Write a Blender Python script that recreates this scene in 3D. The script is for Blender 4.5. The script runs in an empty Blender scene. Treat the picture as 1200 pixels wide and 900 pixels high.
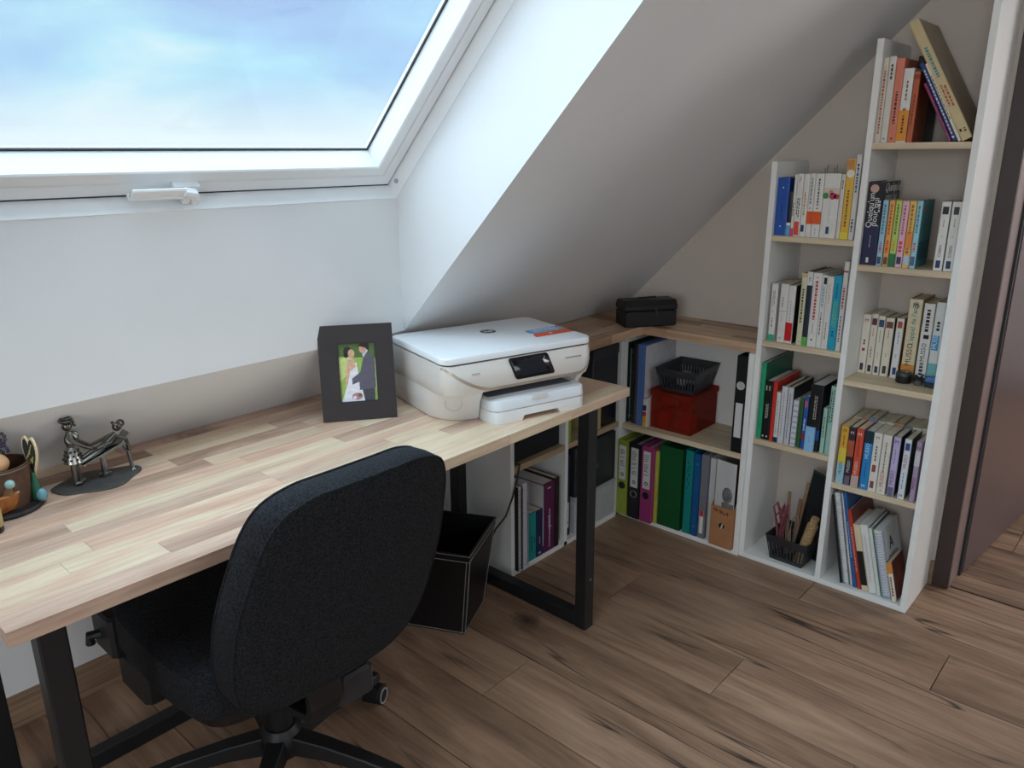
import bpy, bmesh, math, random
from mathutils import Vector, Matrix
random.seed(7)
SC = bpy.context.scene
COL = SC.collection
R = math.radians

# ------------------------------------------------------------------ camera
cam_d = bpy.data.cameras.new('camera'); cam = bpy.data.objects.new('camera', cam_d); COL.objects.link(cam)
cam_d.sensor_width = 36; cam_d.lens = 903.2355 / 1200 * 36; cam_d.clip_start = .02
_y, _p, _r = R(42.0600821), R(-16.6245402), R(-0.439588)
_f = Vector((-math.sin(_y)*math.cos(_p), math.cos(_y)*math.cos(_p), math.sin(_p)))
_rt = Vector((math.cos(_y), math.sin(_y), 0)); _u = _rt.cross(_f)
_rt, _u = math.cos(_r)*_rt + math.sin(_r)*_u, -math.sin(_r)*_rt + math.cos(_r)*_u
cam.matrix_world = Matrix(((_rt.x, _u.x, -_f.x, 2.08189), (_rt.y, _u.y, -_f.y, -2.66601), (_rt.z, _u.z, -_f.z, 1.40570), (0, 0, 0, 1)))
SC.camera = cam

# ------------------------------------------------------------------ world, sun, added fill daylight, exposure
W = bpy.data.worlds.new('sky'); SC.world = W; W.use_nodes = True
nt = W.node_tree; nt.nodes.clear()
def wn(t): return nt.nodes.new(t)
wo = wn('ShaderNodeOutputWorld'); wb = wn('ShaderNodeBackground'); tc = wn('ShaderNodeTexCoord')
mp = wn('ShaderNodeMapping'); mp.inputs['Scale'].default_value = (1.6, 1.6, 4.2)
nz = wn('ShaderNodeTexNoise'); nz.inputs['Scale'].default_value = 2.1; nz.inputs['Detail'].default_value = 9; nz.inputs['Roughness'].default_value = .52; nz.inputs['Distortion'].default_value = .35
cr = wn('ShaderNodeValToRGB')
for p, c in ((.34, (.42, .60, .90, 1)), (.48, (.45, .70, .94, 1)), (.60, (.52, .83, .97, 1)), (.78, (.85, .98, 1.0, 1))):
    e = cr.color_ramp.elements.new(p); e.color = c
cr.color_ramp.elements.remove(cr.color_ramp.elements[0]); cr.color_ramp.elements.remove(cr.color_ramp.elements[-1])
sx = wn('ShaderNodeSeparateXYZ'); hr = wn('ShaderNodeValToRGB')
hr.color_ramp.elements[0].position = .0; hr.color_ramp.elements[0].color = (1, 1, 1, 1)
hr.color_ramp.elements[1].position = .09; hr.color_ramp.elements[1].color = (0, 0, 0, 1)
mx = wn('ShaderNodeMixRGB'); mx.inputs[2].default_value = (.93, .98, 1, 1)
nt.links.new(tc.outputs['Generated'], mp.inputs[0]); nt.links.new(mp.outputs[0], nz.inputs['Vector'])
nt.links.new(nz.outputs[0], cr.inputs[0]); nt.links.new(cr.outputs[0], mx.inputs[1])
nt.links.new(tc.outputs['Generated'], sx.inputs[0]); nt.links.new(sx.outputs['Z'], hr.inputs[0]); nt.links.new(hr.outputs[0], mx.inputs[0])
nt.links.new(mx.outputs[0], wb.inputs[0]); nt.links.new(wb.outputs[0], wo.inputs[0]); wb.inputs[1].default_value = 1.05

def light(name, kind, loc, target, energy, color, **kw):
    d = bpy.data.lights.new(name, kind); d.energy = energy; d.color = color
    for k, v in kw.items(): setattr(d, k, v)
    o = bpy.data.objects.new(name, d); COL.objects.link(o); o.location = loc
    o.rotation_euler = (Vector(target) - Vector(loc)).to_track_quat('-Z', 'Y').to_euler(); return o
# overcast sun: a very wide soft disc behind the cloud, seen through the visible roof window
light('overcast_sun', 'SUN', (-1.2, -2.05, 3.8), (.9, -1.75, .9), 9.6, (.70, .87, 1.0), angle=R(120))
# fill lamps added out of view: opposite slope, hallway and back gable
light('added_opposite_fill', 'AREA', (4.55, -2.3, 2.05), (2.2, -1.9, .6), 15, (.90, .96, 1.0), shape='RECTANGLE', size=1.1, size_y=1.3)
light('added_hallway_fill', 'AREA', (3.6, 2.0, 1.6), (1.9, .2, .0), 36, (.98, .98, 1.0), shape='RECTANGLE', size=1.0, size_y=1.2)
light('added_back_fill', 'AREA', (2.5, -5.02, 1.45), (2.2, 0, 1.0), 32, (.92, .97, 1.0), shape='RECTANGLE', size=1.36, size_y=1.16)
VS = SC.view_settings; VS.view_transform = 'Standard'; VS.look = 'None'; VS.exposure = 0.0; VS.gamma = 1; VS.use_curve_mapping = False

# ------------------------------------------------------------------ materials
MC = {}
def lin(h):
    if isinstance(h, str):
        h = h.lstrip('#'); c = [int(h[i:i+2], 16)/255 for i in (0, 2, 4)]
        return tuple(x/12.92 if x <= .04045 else ((x+.055)/1.055)**2.4 for x in c) + (1,)
    return tuple(h)[:3] + (1,)
def mat(col, rough=.5, metal=0., var=.08, scale=30, bump=0., bscale=200, spec=.5, key=None):
    k = (col, rough, metal, var, scale, bump, bscale, spec)
    if k in MC: return MC[k]
    m = bpy.data.materials.new('paint_%d' % len(MC)); m.use_nodes = True; n = m.node_tree; b = n.nodes['Principled BSDF']
    c = lin(col); b.inputs['Roughness'].default_value = rough; b.inputs['Metallic'].default_value = metal
    b.inputs['Specular IOR Level'].default_value = spec
    t = n.nodes.new('ShaderNodeTexCoord'); z = n.nodes.new('ShaderNodeTexNoise'); z.inputs['Scale'].default_value = scale; z.inputs['Detail'].default_value = 4
    r = n.nodes.new('ShaderNodeValToRGB')
    r.color_ramp.elements[0].position = .3; r.color_ramp.elements[1].position = .7
    r.color_ramp.elements[0].color = tuple(x*(1-var) for x in c[:3]) + (1,); r.color_ramp.elements[1].color = tuple(min(1, x*(1+var)) for x in c[:3]) + (1,)
    n.links.new(t.outputs['Object'], z.inputs['Vector']); n.links.new(z.outputs[0], r.inputs[0]); n.links.new(r.outputs[0], b.inputs['Base Color'])
    if bump:
        z2 = n.nodes.new('ShaderNodeTexNoise'); z2.inputs['Scale'].default_value = bscale; bp = n.nodes.new('ShaderNodeBump'); bp.inputs['Strength'].default_value = bump; bp.inputs['Distance'].default_value = .002
        n.links.new(t.outputs['Object'], z2.inputs['Vector']); n.links.new(z2.outputs[0], bp.inputs['Height']); n.links.new(bp.outputs[0], b.inputs['Normal'])
    MC[k] = m; return m
def wood(name, stops, axis, rough=.5, stretch=14, scale=1.6, knots=.0, cracks=False, rnd=.5, knotcol=(.05, .03, .02), grain=.25):
    """long-grain timber: grain runs along object axis 0/1/2, every object gets its own tone and offset"""
    m = bpy.data.materials.new(name); m.use_nodes = True; n = m.node_tree; L = n.links.new; b = n.nodes['Principled BSDF']
    b.inputs['Roughness'].default_value = rough
    t = n.nodes.new('ShaderNodeTexCoord'); oi = n.nodes.new('ShaderNodeObjectInfo')
    ad = n.nodes.new('ShaderNodeVectorMath'); ad.operation = 'ADD'; ml = n.nodes.new('ShaderNodeVectorMath'); ml.operation = 'SCALE'
    cb = n.nodes.new('ShaderNodeCombineXYZ')
    for i in range(3): L(oi.outputs['Random'], cb.inputs[i])
    L(cb.outputs[0], ml.inputs[0]); ml.inputs['Scale'].default_value = 37.
    L(t.outputs['Object'], ad.inputs[0]); L(ml.outputs[0], ad.inputs[1])
    mp = n.nodes.new('ShaderNodeMapping'); s = [stretch]*3; s[axis] = 1.; mp.inputs['Scale'].default_value = s
    L(ad.outputs[0], mp.inputs[0])
    z = n.nodes.new('ShaderNodeTexNoise'); z.inputs['Scale'].default_value = scale; z.inputs['Detail'].default_value = 8; z.inputs['Roughness'].default_value = .62; z.inputs['Distortion'].default_value = .6
    L(mp.outputs[0], z.inputs['Vector'])
    # tone = noise + per-piece offset
    ma = n.nodes.new('ShaderNodeMath'); ma.operation = 'MULTIPLY_ADD'; ma.inputs[1].default_value = rnd; ma.inputs[2].default_value = -.5*rnd
    L(oi.outputs['Random'], ma.inputs[0]); su = n.nodes.new('ShaderNodeMath'); su.operation = 'ADD'; L(z.outputs[0], su.inputs[0]); L(ma.outputs[0], su.inputs[1])
    r = n.nodes.new('ShaderNodeValToRGB'); els = r.color_ramp.elements
    for p, c in stops: e = els.new(p); e.color = lin(c)
    els.remove(els[0]); els.remove(els[-1])
    L(su.outputs[0], r.inputs[0]); out = r.outputs[0]
    # fine grain
    mp2 = n.nodes.new('ShaderNodeMapping'); s2 = [stretch*9]*3; s2[axis] = 2.; mp2.inputs['Scale'].default_value = s2; L(ad.outputs[0], mp2.inputs[0])
    z2 = n.nodes.new('ShaderNodeTexNoise'); z2.inputs['Scale'].default_value = 1.5; z2.inputs['Detail'].default_value = 5; L(mp2.outputs[0], z2.inputs['Vector'])
    r2 = n.nodes.new('ShaderNodeValToRGB'); r2.color_ramp.elements[0].position = .35; r2.color_ramp.elements[1].position = .6
    r2.color_ramp.elements[0].color = (1-grain*1.6,)*3 + (1,); r2.color_ramp.elements[1].color = (1, 1, 1, 1); L(z2.outputs[0], r2.inputs[0])
    mm = n.nodes.new('ShaderNodeMixRGB'); mm.blend_type = 'MULTIPLY'; mm.inputs[0].default_value = 1.; L(out, mm.inputs[1]); L(r2.outputs[0], mm.inputs[2]); out = mm.outputs[0]
    if knots:
        mp3 = n.nodes.new('ShaderNodeMapping'); s3 = [3.4*stretch/14]*3; s3[axis] = 1.15; mp3.inputs['Scale'].default_value = s3; L(ad.outputs[0], mp3.inputs[0])
        v = n.nodes.new('ShaderNodeTexVoronoi'); v.inputs['Scale'].default_value = knots; L(mp3.outputs[0], v.inputs['Vector'])
        z3 = n.nodes.new('ShaderNodeTexNoise'); z3.inputs['Scale'].default_value = 60; L(ad.outputs[0], z3.inputs['Vector'])
        m4 = n.nodes.new('ShaderNodeMath'); m4.operation = 'MULTIPLY_ADD'; m4.inputs[1].default_value = .07; L(z3.outputs[0], m4.inputs[0]); L(v.outputs['Distance'], m4.inputs[2])
        r3 = n.nodes.new('ShaderNodeValToRGB'); r3.color_ramp.elements[0].position = .045; r3.color_ramp.elements[1].position = .105
        r3.color_ramp.elements[0].color = (1, 1, 1, 1); r3.color_ramp.elements[1].color = (0, 0, 0, 1); L(m4.outputs[0], r3.inputs[0])
        m5 = n.nodes.new('ShaderNodeMixRGB'); L(r3.outputs[0], m5.inputs[0]); L(out, m5.inputs[1]); m5.inputs[2].default_value = knotcol + (1,); out = m5.outputs[0]
    if cracks:
        mp4 = n.nodes.new('ShaderNodeMapping'); s4 = [9.]*3; s4[axis] = .5; mp4.inputs['Scale'].default_value = s4; L(ad.outputs[0], mp4.inputs[0])
        z4 = n.nodes.new('ShaderNodeTexNoise'); z4.inputs['Scale'].default_value = .9; z4.inputs['Detail'].default_value = 3; L(mp4.outputs[0], z4.inputs['Vector'])
        r4 = n.nodes.new('ShaderNodeValToRGB'); e = r4.color_ramp.elements; e[0].position = .489; e[0].color = (0, 0, 0, 1); e[1].position = .511; e[1].color = (0, 0, 0, 1)
        k = e.new(.5); k.color = (1, 1, 1, 1); L(z4.outputs[0], r4.inputs[0])
        z5 = n.nodes.new('ShaderNodeTexNoise'); z5.inputs['Scale'].default_value = 2.2; L(ad.outputs[0], z5.inputs['Vector'])
        r5 = n.nodes.new('ShaderNodeValToRGB'); r5.color_ramp.elements[0].position = .47; r5.color_ramp.elements[1].position = .58; L(z5.outputs[0], r5.inputs[0])
        m6 = n.nodes.new('ShaderNodeMath'); m6.operation = 'MULTIPLY'; L(r4.outputs[0], m6.inputs[0]); L(r5.outputs[0], m6.inputs[1])
        m7 = n.nodes.new('ShaderNodeMixRGB'); L(m6.outputs[0], m7.inputs[0]); L(out, m7.inputs[1]); m7.inputs[2].default_value = (.025, .018, .014, 1); out = m7.outputs[0]
    L(out, b.inputs['Base Color'])
    bp = n.nodes.new('ShaderNodeBump'); bp.inputs['Strength'].default_value = .12; bp.inputs['Distance'].default_value = .001; L(z2.outputs[0], bp.inputs['Height']); L(bp.outputs[0], b.inputs['Normal'])
    return m
def glassy(name, tint=(1, 1, 1), gloss=.06, rough=.02, alpha=0., col=(.5, .5, .5)):
    m = bpy.data.materials.new(name); m.use_nodes = True; n = m.node_tree; n.nodes.remove(n.nodes['Principled BSDF']); o = n.nodes['Material Output']
    t = n.nodes.new('ShaderNodeBsdfTransparent'); t.inputs[0].default_value = tint + (1,); g = n.nodes.new('ShaderNodeBsdfGlossy'); g.inputs['Roughness'].default_value = rough
    x = n.nodes.new('ShaderNodeMixShader'); x.inputs[0].default_value = gloss; n.links.new(t.outputs[0], x.inputs[1]); n.links.new(g.outputs[0], x.inputs[2]); last = x
    if alpha:
        d = n.nodes.new('ShaderNodeBsdfDiffuse'); d.inputs[0].default_value = col + (1,); y = n.nodes.new('ShaderNodeMixShader'); y.inputs[0].default_value = alpha
        n.links.new(x.outputs[0], y.inputs[1]); n.links.new(d.outputs[0], y.inputs[2]); last = y
    n.links.new(last.outputs[0], o.inputs[0]); return m

PAINT = mat('#dfdfdf', .75, var=.015, scale=6, bump=.08, bscale=260)
PAINTW = mat('#d2c6bc', .8, var=.015, scale=6, bump=.1, bscale=260)
WINW = mat('#f1f3f4', .35, var=.01)
GREYP = mat('#a9adb0', .4, var=.02)
GASK = mat('#26282a', .6)
LAM = mat('#ecebe7', .42, var=.01)                     # white melamine
OAK = wood('light_oak_shelf', [(.25, '#c9b290'), (.5, '#d9c5a5'), (.75, '#e2d1b4')], 0, .55, 16, 1.4, rnd=.15, grain=.1)
OAKY = wood('light_oak_shelf_deep', [(.25, '#bfa784'), (.5, '#cdb797'), (.75, '#d8c5a6')], 1, .55, 16, 1.4, rnd=.15, grain=.1)
FLOOR = wood('oak_floor_plank', [(.18, '#5c4536'), (.36, '#836651'), (.50, '#9c7c64'), (.64, '#ae8d73'), (.85, '#bc9d82')], 0, .45, 6, 1.9, knots=1.0, cracks=True, rnd=.16, grain=.13, knotcol=(.045, .028, .02))
ACAX = [(.08, '#94735f'), (.22, '#b8957f'), (.36, '#cfae98'), (.48, '#dcc1a3'), (.60, '#e2ccae'), (.72, '#dbb69c'), (.84, '#cfa68c'), (.94, '#b8957f')]
STAVE = wood('acacia_stave', ACAX, 1, .38, 7, 2.0, knots=.6, rnd=.60, grain=.10, knotcol=(.16, .10, .075))
STAVEX = wood('acacia_stave_cross', [(p, c) for p, c in ((.12, '#86654f'), (.3, '#b28e72'), (.5, '#cfab8c'), (.7, '#dcbf9c'), (.88, '#c49c80'))], 0, .42, 7, 1.8, knots=.5, rnd=.5, grain=.16, knotcol=(.10, .06, .045))
STAVEY = wood('acacia_stave_worktop', [(p, c) for p, c in ((.12, '#86654f'), (.3, '#b28e72'), (.5, '#cfab8c'), (.7, '#dcbf9c'), (.88, '#c49c80'))], 1, .42, 7, 1.8, knots=.5, rnd=.5, grain=.16, knotcol=(.10, .06, .045))
BLACKM = mat('#17181a', .45, var=.15, scale=300, bump=.05, bscale=600)
BLACKP = mat('#111214', .5)
FABRIC = mat('#202124', .95, var=.8, scale=260, bump=.5, bscale=500, spec=.2)
PAGES = mat('#d6cab0', .85, var=.1, scale=90)
PAGESW = mat('#dcd9d2', .85, var=.06, scale=90)
BROWND = mat('#3a2d2a', .45, var=.05, scale=5)
DOORM = mat('#5d4b4c', .28, var=.05, scale=4)

# ------------------------------------------------------------------ mesh helpers
class MB:
    def __init__(s): s.v = []; s.f = []; s.mi = []
    def add(s, vs, fs, mi=0):
        k = len(s.v); s.v += [tuple(p) for p in vs]; s.f += [tuple(k+i for i in f) for f in fs]; s.mi += [mi]*len(fs); return s
    def box(s, x0, x1, y0, y1, z0, z1, mi=0, M=None):
        vs = [Vector((x, y, z)) for z in (z0, z1) for y in (y0, y1) for x in (x0, x1)]
        if M: vs = [M @ v for v in vs]
        return s.add(vs, [(0, 2, 3, 1), (4, 5, 7, 6), (0, 1, 5, 4), (2, 6, 7, 3), (0, 4, 6, 2), (1, 3, 7, 5)], mi)
    def cbox(s, x0, x1, y0, y1, z0, z1, c=.004, mi=0, M=None, axis=2):
        """box with its four edges along `axis` chamfered and the two end faces softened"""
        lo = [x0, y0, z0]; hi = [x1, y1, z1]; a = axis; b, d = [(1, 2), (2, 0), (0, 1)][a]
        def ring(t, e):
            l0, h0, l1, h1 = lo[b]+e, hi[b]-e, lo[d]+e, hi[d]-e; k = c
            pts = [(l0+k, l1), (h0-k, l1), (h0, l1+k), (h0, h1-k), (h0-k, h1), (l0+k, h1), (l0, h1-k), (l0, l1+k)]
            o = []
            for p, q in pts:
                v = [0, 0, 0]; v[a] = t; v[b] = p; v[d] = q; o.append(Vector(v))
            return o
        e = c*.7; rs = [ring(lo[a], e), ring(lo[a]+e, 0), ring(hi[a]-e, 0), ring(hi[a], e)]
        return s.loft(rs, mi=mi, M=M)
    def loft(s, rings, mi=0, M=None, cap=True, closed=True):
        n = len(rings[0]); vs = [v for r in rings for v in r]
        if M: vs = [M @ Vector(v) for v in vs]
        fs = []
        for i in range(len(rings)-1):
            for j in range(n if closed else n-1):
                k = (j+1) % n; fs.append((i*n+j, i*n+k, (i+1)*n+k, (i+1)*n+j))
        if cap: fs.append(tuple(range(n-1, -1, -1))); fs.append(tuple((len(rings)-1)*n+j for j in range(n)))
        return s.add(vs, fs, mi)
    def prism(s, pts, axis, a0, a1, mi=0, M=None):
        def P(p, t): v = list(p); v.insert(axis, t); return Vector(v)
        return s.loft([[P(p, a0) for p in pts], [P(p, a1) for p in pts]], mi=mi, M=M)
    def tube(s, path, r, n=8, mi=0, M=None, closed=False):
        path = [Vector(p) for p in path]; rr = r if isinstance(r, (list, tuple)) else [r]*len(path); rings = []; prev = None
        for i, p in enumerate(path):
            if closed: t = path[(i+1) % len(path)] - path[i-1]
            else: t = path[min(i+1, len(path)-1)] - path[max(i-1, 0)]
            t.normalize()
            if prev is None:
                u = t.orthogonal().normalized()
            else:
                u = prev - t*prev.dot(t)
                u = u.normalized() if u.length > 1e-6 else t.orthogonal().normalized()
            prev = u; w = t.cross(u); rings.append([p + rr[i]*(math.cos(2*math.pi*k/n)*u + math.sin(2*math.pi*k/n)*w) for k in range(n)])
        if closed: rings.append(rings[0]); return s.loft(rings, mi=mi, M=M, cap=False)
        return s.loft(rings, mi=mi, M=M)
    def lathe(s, prof, c=(0, 0, 0), n=20, mi=0, M=None):
        c = Vector(c); return s.loft([[c + Vector((r*math.cos(2*math.pi*k/n), r*math.sin(2*math.pi*k/n), z)) for k in range(n)] for r, z in prof], mi=mi, M=M)
    def annulus(s, r0, r1, z0, z1, M=None, n=20):
        rg = [[Vector((r*math.cos(2*math.pi*k/n), r*math.sin(2*math.pi*k/n), z)) for k in range(n)] for r, z in ((r0, z0), (r1, z0), (r1, z1), (r0, z1), (r0, z0))]
        return s.loft(rg, M=M, cap=False)
    def ball(s, c, r, n=10, mi=0, sc=(1, 1, 1)):
        pr = [(max(1e-4, math.sin(math.pi*i/n))*r, -math.cos(math.pi*i/n)*r) for i in range(n+1)]
        M = Matrix.Translation(Vector(c)) @ Matrix.Diagonal((sc[0], sc[1], sc[2], 1)); return s.lathe(pr, n=n+4, mi=mi, M=M)
    def torus(s, c, R_, r, M=None, n=16, k=6, mi=0):
        c = Vector(c); return s.tube([(M.to_3x3() if M else Matrix.Identity(3)) @ Vector((R_*math.cos(2*math.pi*i/n), R_*math.sin(2*math.pi*i/n), 0)) + c for i in range(n)], r, k, mi, closed=True)
    def build(s, name, mats, parent=None, smooth=False, bevel=0., sub=0, loc=None, rot=None):
        me = bpy.data.meshes.new(name); me.from_pydata(s.v, [], s.f)
        for m in (mats if isinstance(mats, (list, tuple)) else [mats]): me.materials.append(m)
        for p, i in zip(me.polygons, s.mi): p.material_index = i
        bm = bmesh.new(); bm.from_mesh(me); bmesh.ops.recalc_face_normals(bm, faces=bm.faces); bm.to_mesh(me); bm.free()
        o = bpy.data.objects.new(name, me); COL.objects.link(o)
        if parent: o.parent = parent
        if loc is not None: o.location = loc
        if rot is not None: o.rotation_euler = rot
        if bevel: b = o.modifiers.new('bevel', 'BEVEL'); b.width = bevel; b.segments = 2; b.limit_method = 'ANGLE'; b.angle_limit = R(40)
        if sub: b = o.modifiers.new('sub', 'SUBSURF'); b.levels = sub; b.render_levels = sub
        if smooth:
            for p in me.polygons: p.use_smooth = True
            me.set_sharp_from_angle(angle=R(42))
        return o
def box(name, x0, x1, y0, y1, z0, z1, m, parent=None, bevel=0.): return MB().box(x0, x1, y0, y1, z0, z1).build(name, m, parent, bevel=bevel)
def tag(o, label, cat, group=None):
    o['label'] = label; o['category'] = cat
    if group: o['group'] = group
    return o
def thing(name, label, cat, loc=(0, 0, 0), rz=0., group=None, rot=None):
    o = bpy.data.objects.new(name, None); COL.objects.link(o); o.empty_display_size = .05
    o.location = loc; o.rotation_euler = rot or (0, 0, rz); return tag(o, label, cat, group)
def struct(o, label=None):
    o['kind'] = 'structure'
    if label: o['label'] = label
    return o
def group_empty(name, loc=(0, 0, 0)):
    o = bpy.data.objects.new(name, None); COL.objects.link(o); o.location = loc; return o
def text(s, size, m, parent, M, name='lettering', shear=0., bold=0., align='LEFT'):
    cu = bpy.data.curves.new(name, 'FONT'); cu.body = s; cu.size = size; cu.extrude = .00015; cu.shear = shear; cu.offset = bold; cu.align_x = align; cu.align_y = 'CENTER'; cu.resolution_u = 2
    o = bpy.data.objects.new('tmp', cu); COL.objects.link(o); dg = bpy.context.evaluated_depsgraph_get(); dg.update()
    me = bpy.data.meshes.new_from_object(o.evaluated_get(dg)); bpy.data.objects.remove(o)
    me.name = name; me.materials.clear(); me.materials.append(m); t = bpy.data.objects.new(name, me); COL.objects.link(t); t.parent = parent; t.matrix_local = M; return t
def frame_M(o, x, y):
    x = Vector(x).normalized(); y = Vector(y).normalized(); z = x.cross(y)
    return Matrix(((x.x, y.x, z.x, o[0]), (x.y, y.y, z.y, o[1]), (x.z, y.z, z.z, o[2]), (0, 0, 0, 1)))

# ================================================================== SETTING
# floor: sub-floor and individual planks running along x
fl = struct(box('floor', .0, 5.1, -5.2, 3.0, -.03, -.012, mat('#1c1512', .9)), 'oak-look plank floor with dark cracks and knots')
PWID, PL, Y0 = .2045, 1.38, .016
joint = {0: .55, 1: 1.29, 2: 1.736, 3: .82, 4: 1.297, 5: .30, 6: .835, 7: 1.62, 8: .45, 9: 1.10, 10: .27, -1: 1.9, -2: 2.4, -3: 1.75, -4: 2.2}
for r in range(-12, 25):
    y1 = Y0 - PWID*r; y0 = y1 - PWID
    j = joint.get(r, random.uniform(0, PL)); j -= PL*math.ceil((j-.02)/PL)
    while j < 5.05:
        a, b = max(j, .022), min(j+PL, 5.05); j += PL
        if b-a < .04: continue
        if r < 0 and b < 1.45: continue
        g = .0013; cx, cy = (a+b)/2, (y0+y1)/2; hx, hy, c = (b-a)/2-g, PWID/2-g, .0005
        M = MB(); M.loft([[(-hx, -hy, -.012), (hx, -hy, -.012), (hx, hy, -.012), (-hx, hy, -.012)], [(-hx, -hy, -c), (hx, -hy, -c), (hx, hy, -c), (-hx, hy, -c)],
                          [(-hx+c, -hy+c, 0), (hx-c, -hy+c, 0), (hx-c, hy-c, 0), (-hx+c, hy-c, 0)]])
        M.build('plank', FLOOR, fl, loc=(cx, cy, 0))
# walls
struct(box('wall_left', -.12, .02, -5.1, 0, 0, .52, PAINT), 'white knee wall under the sloping ceiling')
gb = MB(); gb.box(-.3, 1.59, 0, .13, 0, 2.75); gb.box(1.59, 2.56, 0, .13, 2.1, 2.75); gb.box(2.56, 5.2, 0, .13, 0, 2.75)
struct(gb.build('wall_gable', PAINTW), 'warm white gable wall behind the bookcase')
wbm = MB(); wbm.box(-.3, 1.8, -5.2, -5.1, 0, 2.9); wbm.box(3.2, 5.2, -5.2, -5.1, 0, 2.9); wbm.box(1.8, 3.2, -5.2, -5.1, 0, .85); wbm.box(1.8, 3.2, -5.2, -5.1, 2.05, 2.9); struct(wbm.build('wall_back', PAINT))
w3 = struct(group_empty('added_window_3'), 'added white framed gable window behind the viewer'); wf = MB()  # unseen gable window, added with its lamp to fill the room
for a_ in ((1.8, 1.86, .85, 2.05), (3.14, 3.2, .85, 2.05), (1.86, 3.14, .85, .91), (1.86, 3.14, 1.99, 2.05), (2.47, 2.53, .91, 1.99)): wf.box(a_[0], a_[1], -5.17, -5.11, a_[2], a_[3])
wf.build('frame', mat('#f1f3f4', .35, var=.01), w3)
struct(box('wall_right', 5.0, 5.12, -5.1, 0, 0, .9, PAINT))
struct(box('wall_hall', 1.2, 5.2, 2.7, 2.8, 0, 2.6, PAINT)); struct(box('wall_hall_right', 4.0, 4.1, .13, 2.7, 0, 2.6, PAINT)); struct(box('wall_hall_left', 1.1, 1.2, .13, 2.7, 0, 2.6, PAINT))
# roof: inner slope z = x + K, reveal around the roof window
K = .4888; OT = .44
def sl(s, n): return ((s - n)*.70710678, K + (s + n)*.70710678)      # point in (x, z)
YW0, YW1 = -2.66, -1.302
cm = MB(); S0, S1 = -.05, 2.705
lo = [(.0, .489), (.446, .9348), (.441, 1.297), sl(.883, .262), sl(.883, OT), sl(-.1, OT)]
cm.prism(lo, 1, YW0, YW1)
s_top = 2.42
up = [sl(S1, 0), sl(S1, OT), sl(s_top, OT), sl(s_top, .26), (1.70, 2.20), (1.711, 2.20)]
cm.prism(up, 1, YW0, YW1)
full = [sl(0, 0), sl(S1, 0), sl(S1, OT), sl(-.1, OT)]
cm.prism(full, 1, YW1, 0); cm.prism(full, 1, -5.1, YW0)
cm.box(sl(S1, 0)[0]-.02, 3.2, -5.1, 0, 2.40, 2.5)
# opposite slope with an opening for the added, unseen window
def so(s, n): return (5.1 - (s - n)*.70710678, K + (s + n)*.70710678)
fo = [so(0, 0), so(S1, 0), so(S1, .3), so(-.1, .3)]
cm.prism(fo, 1, -1.5, 0); cm.prism(fo, 1, -5.1, -3.1)
cm.prism([so(0, 0), so(.95, 0), so(.95, .3), so(-.1, .3)], 1, -3.1, -1.5); cm.prism([so(2.3, 0), so(S1, 0), so(S1, .3), so(2.3, .3)], 1, -3.1, -1.5)
cm.box(1.2, 4.1, .13, 2.8, 2.45, 2.55)
struct(cm.build('ceiling', PAINT), 'white sloping attic ceiling with deep roof window reveal')
# roof window (slope coordinates s up the roof, y along, n outwards)
SM = Matrix(((.70710678, 0, -.70710678, 0), (0, 1, 0, 0), (.70710678, 0, .70710678, K), (0, 0, 0, 1)))   # (s, y, n) -> world
def ring(mb, s0, s1, y0, y1, w, n0, n1, mi=0):
    mb.box(s0, s0+w, y0, y1, n0, n1, mi, SM); mb.box(s1-w, s1, y0, y1, n0, n1, mi, SM)
    mb.box(s0+w, s1-w, y0, y0+w, n0, n1, mi, SM); mb.box(s0+w, s1-w, y1-w, y1, n0, n1, mi, SM); return mb
win = struct(group_empty('window_1'), 'white framed roof window')
a0, a1, b0, b1 = .883, s_top, YW0, YW1
ring(MB(), a0-.012, a1+.012, b0-.012, b1+.012, .0135, .258, .32).build('liner', WINW, win)
def rect(e, n): return [SM @ Vector(p) for p in ((a0+e, b0+e, n), (a1-e, b0+e, n), (a1-e, b1-e, n), (a0+e, b1-e, n))]
fr = MB(); fr.loft([rect(.005, .36), rect(.005, .303), rect(.008, .300), rect(.036, .300), rect(.039, .303), rect(.039, .36)], cap=False); fr.build('frame', WINW, win)
gv = MB(); gv.loft([rect(.037, .307), rect(.048, .307)], cap=False); gv.build('inner_profile', GREYP, win)
sa = MB(); ii = .080                                                       # sash: glass sits deep behind the front face
sa.loft([rect(.042, .36), rect(.042, .300), rect(.045, .297), rect(.070, .297), rect(.073, .300), rect(ii, .352), rect(.036, .384)], cap=False); sa.build('sash', WINW, win)
cl = MB(); cl.loft([rect(.004, .36), rect(.035, .36), rect(.030, .386), rect(.004, .386)], cap=False); cl.build('outer_cladding', mat('#3a3d40', .5), win)
ga = MB(); ga.loft([rect(ii-.001, .3495), rect(ii+.004, .3500), rect(ii+.004, .354), rect(ii-.001, .354)], cap=False); ga.build('gasket', GASK, win)
MB().box(a0+ii, a1-ii, b0+ii, b1-ii, .353, .360, 0, SM).build('pane', glassy('window_glass', (.97, .99, 1), .04), win)
MB().box(a0+.0005, a0+.0055, b0+.003, b1-.003, .302, .304, 0, SM).build('seam', GASK, win)
hd = MB(); hd.cbox(a0+.03, a0+.052, -2.0, -1.885, .268, .276, .003, M=SM, axis=1); hd.cbox(a0+.022, a0+.031, -2.0, -1.885, .268, .286, .002, M=SM, axis=1)
ho = hd.build('handle', WINW, win, smooth=True)
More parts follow.
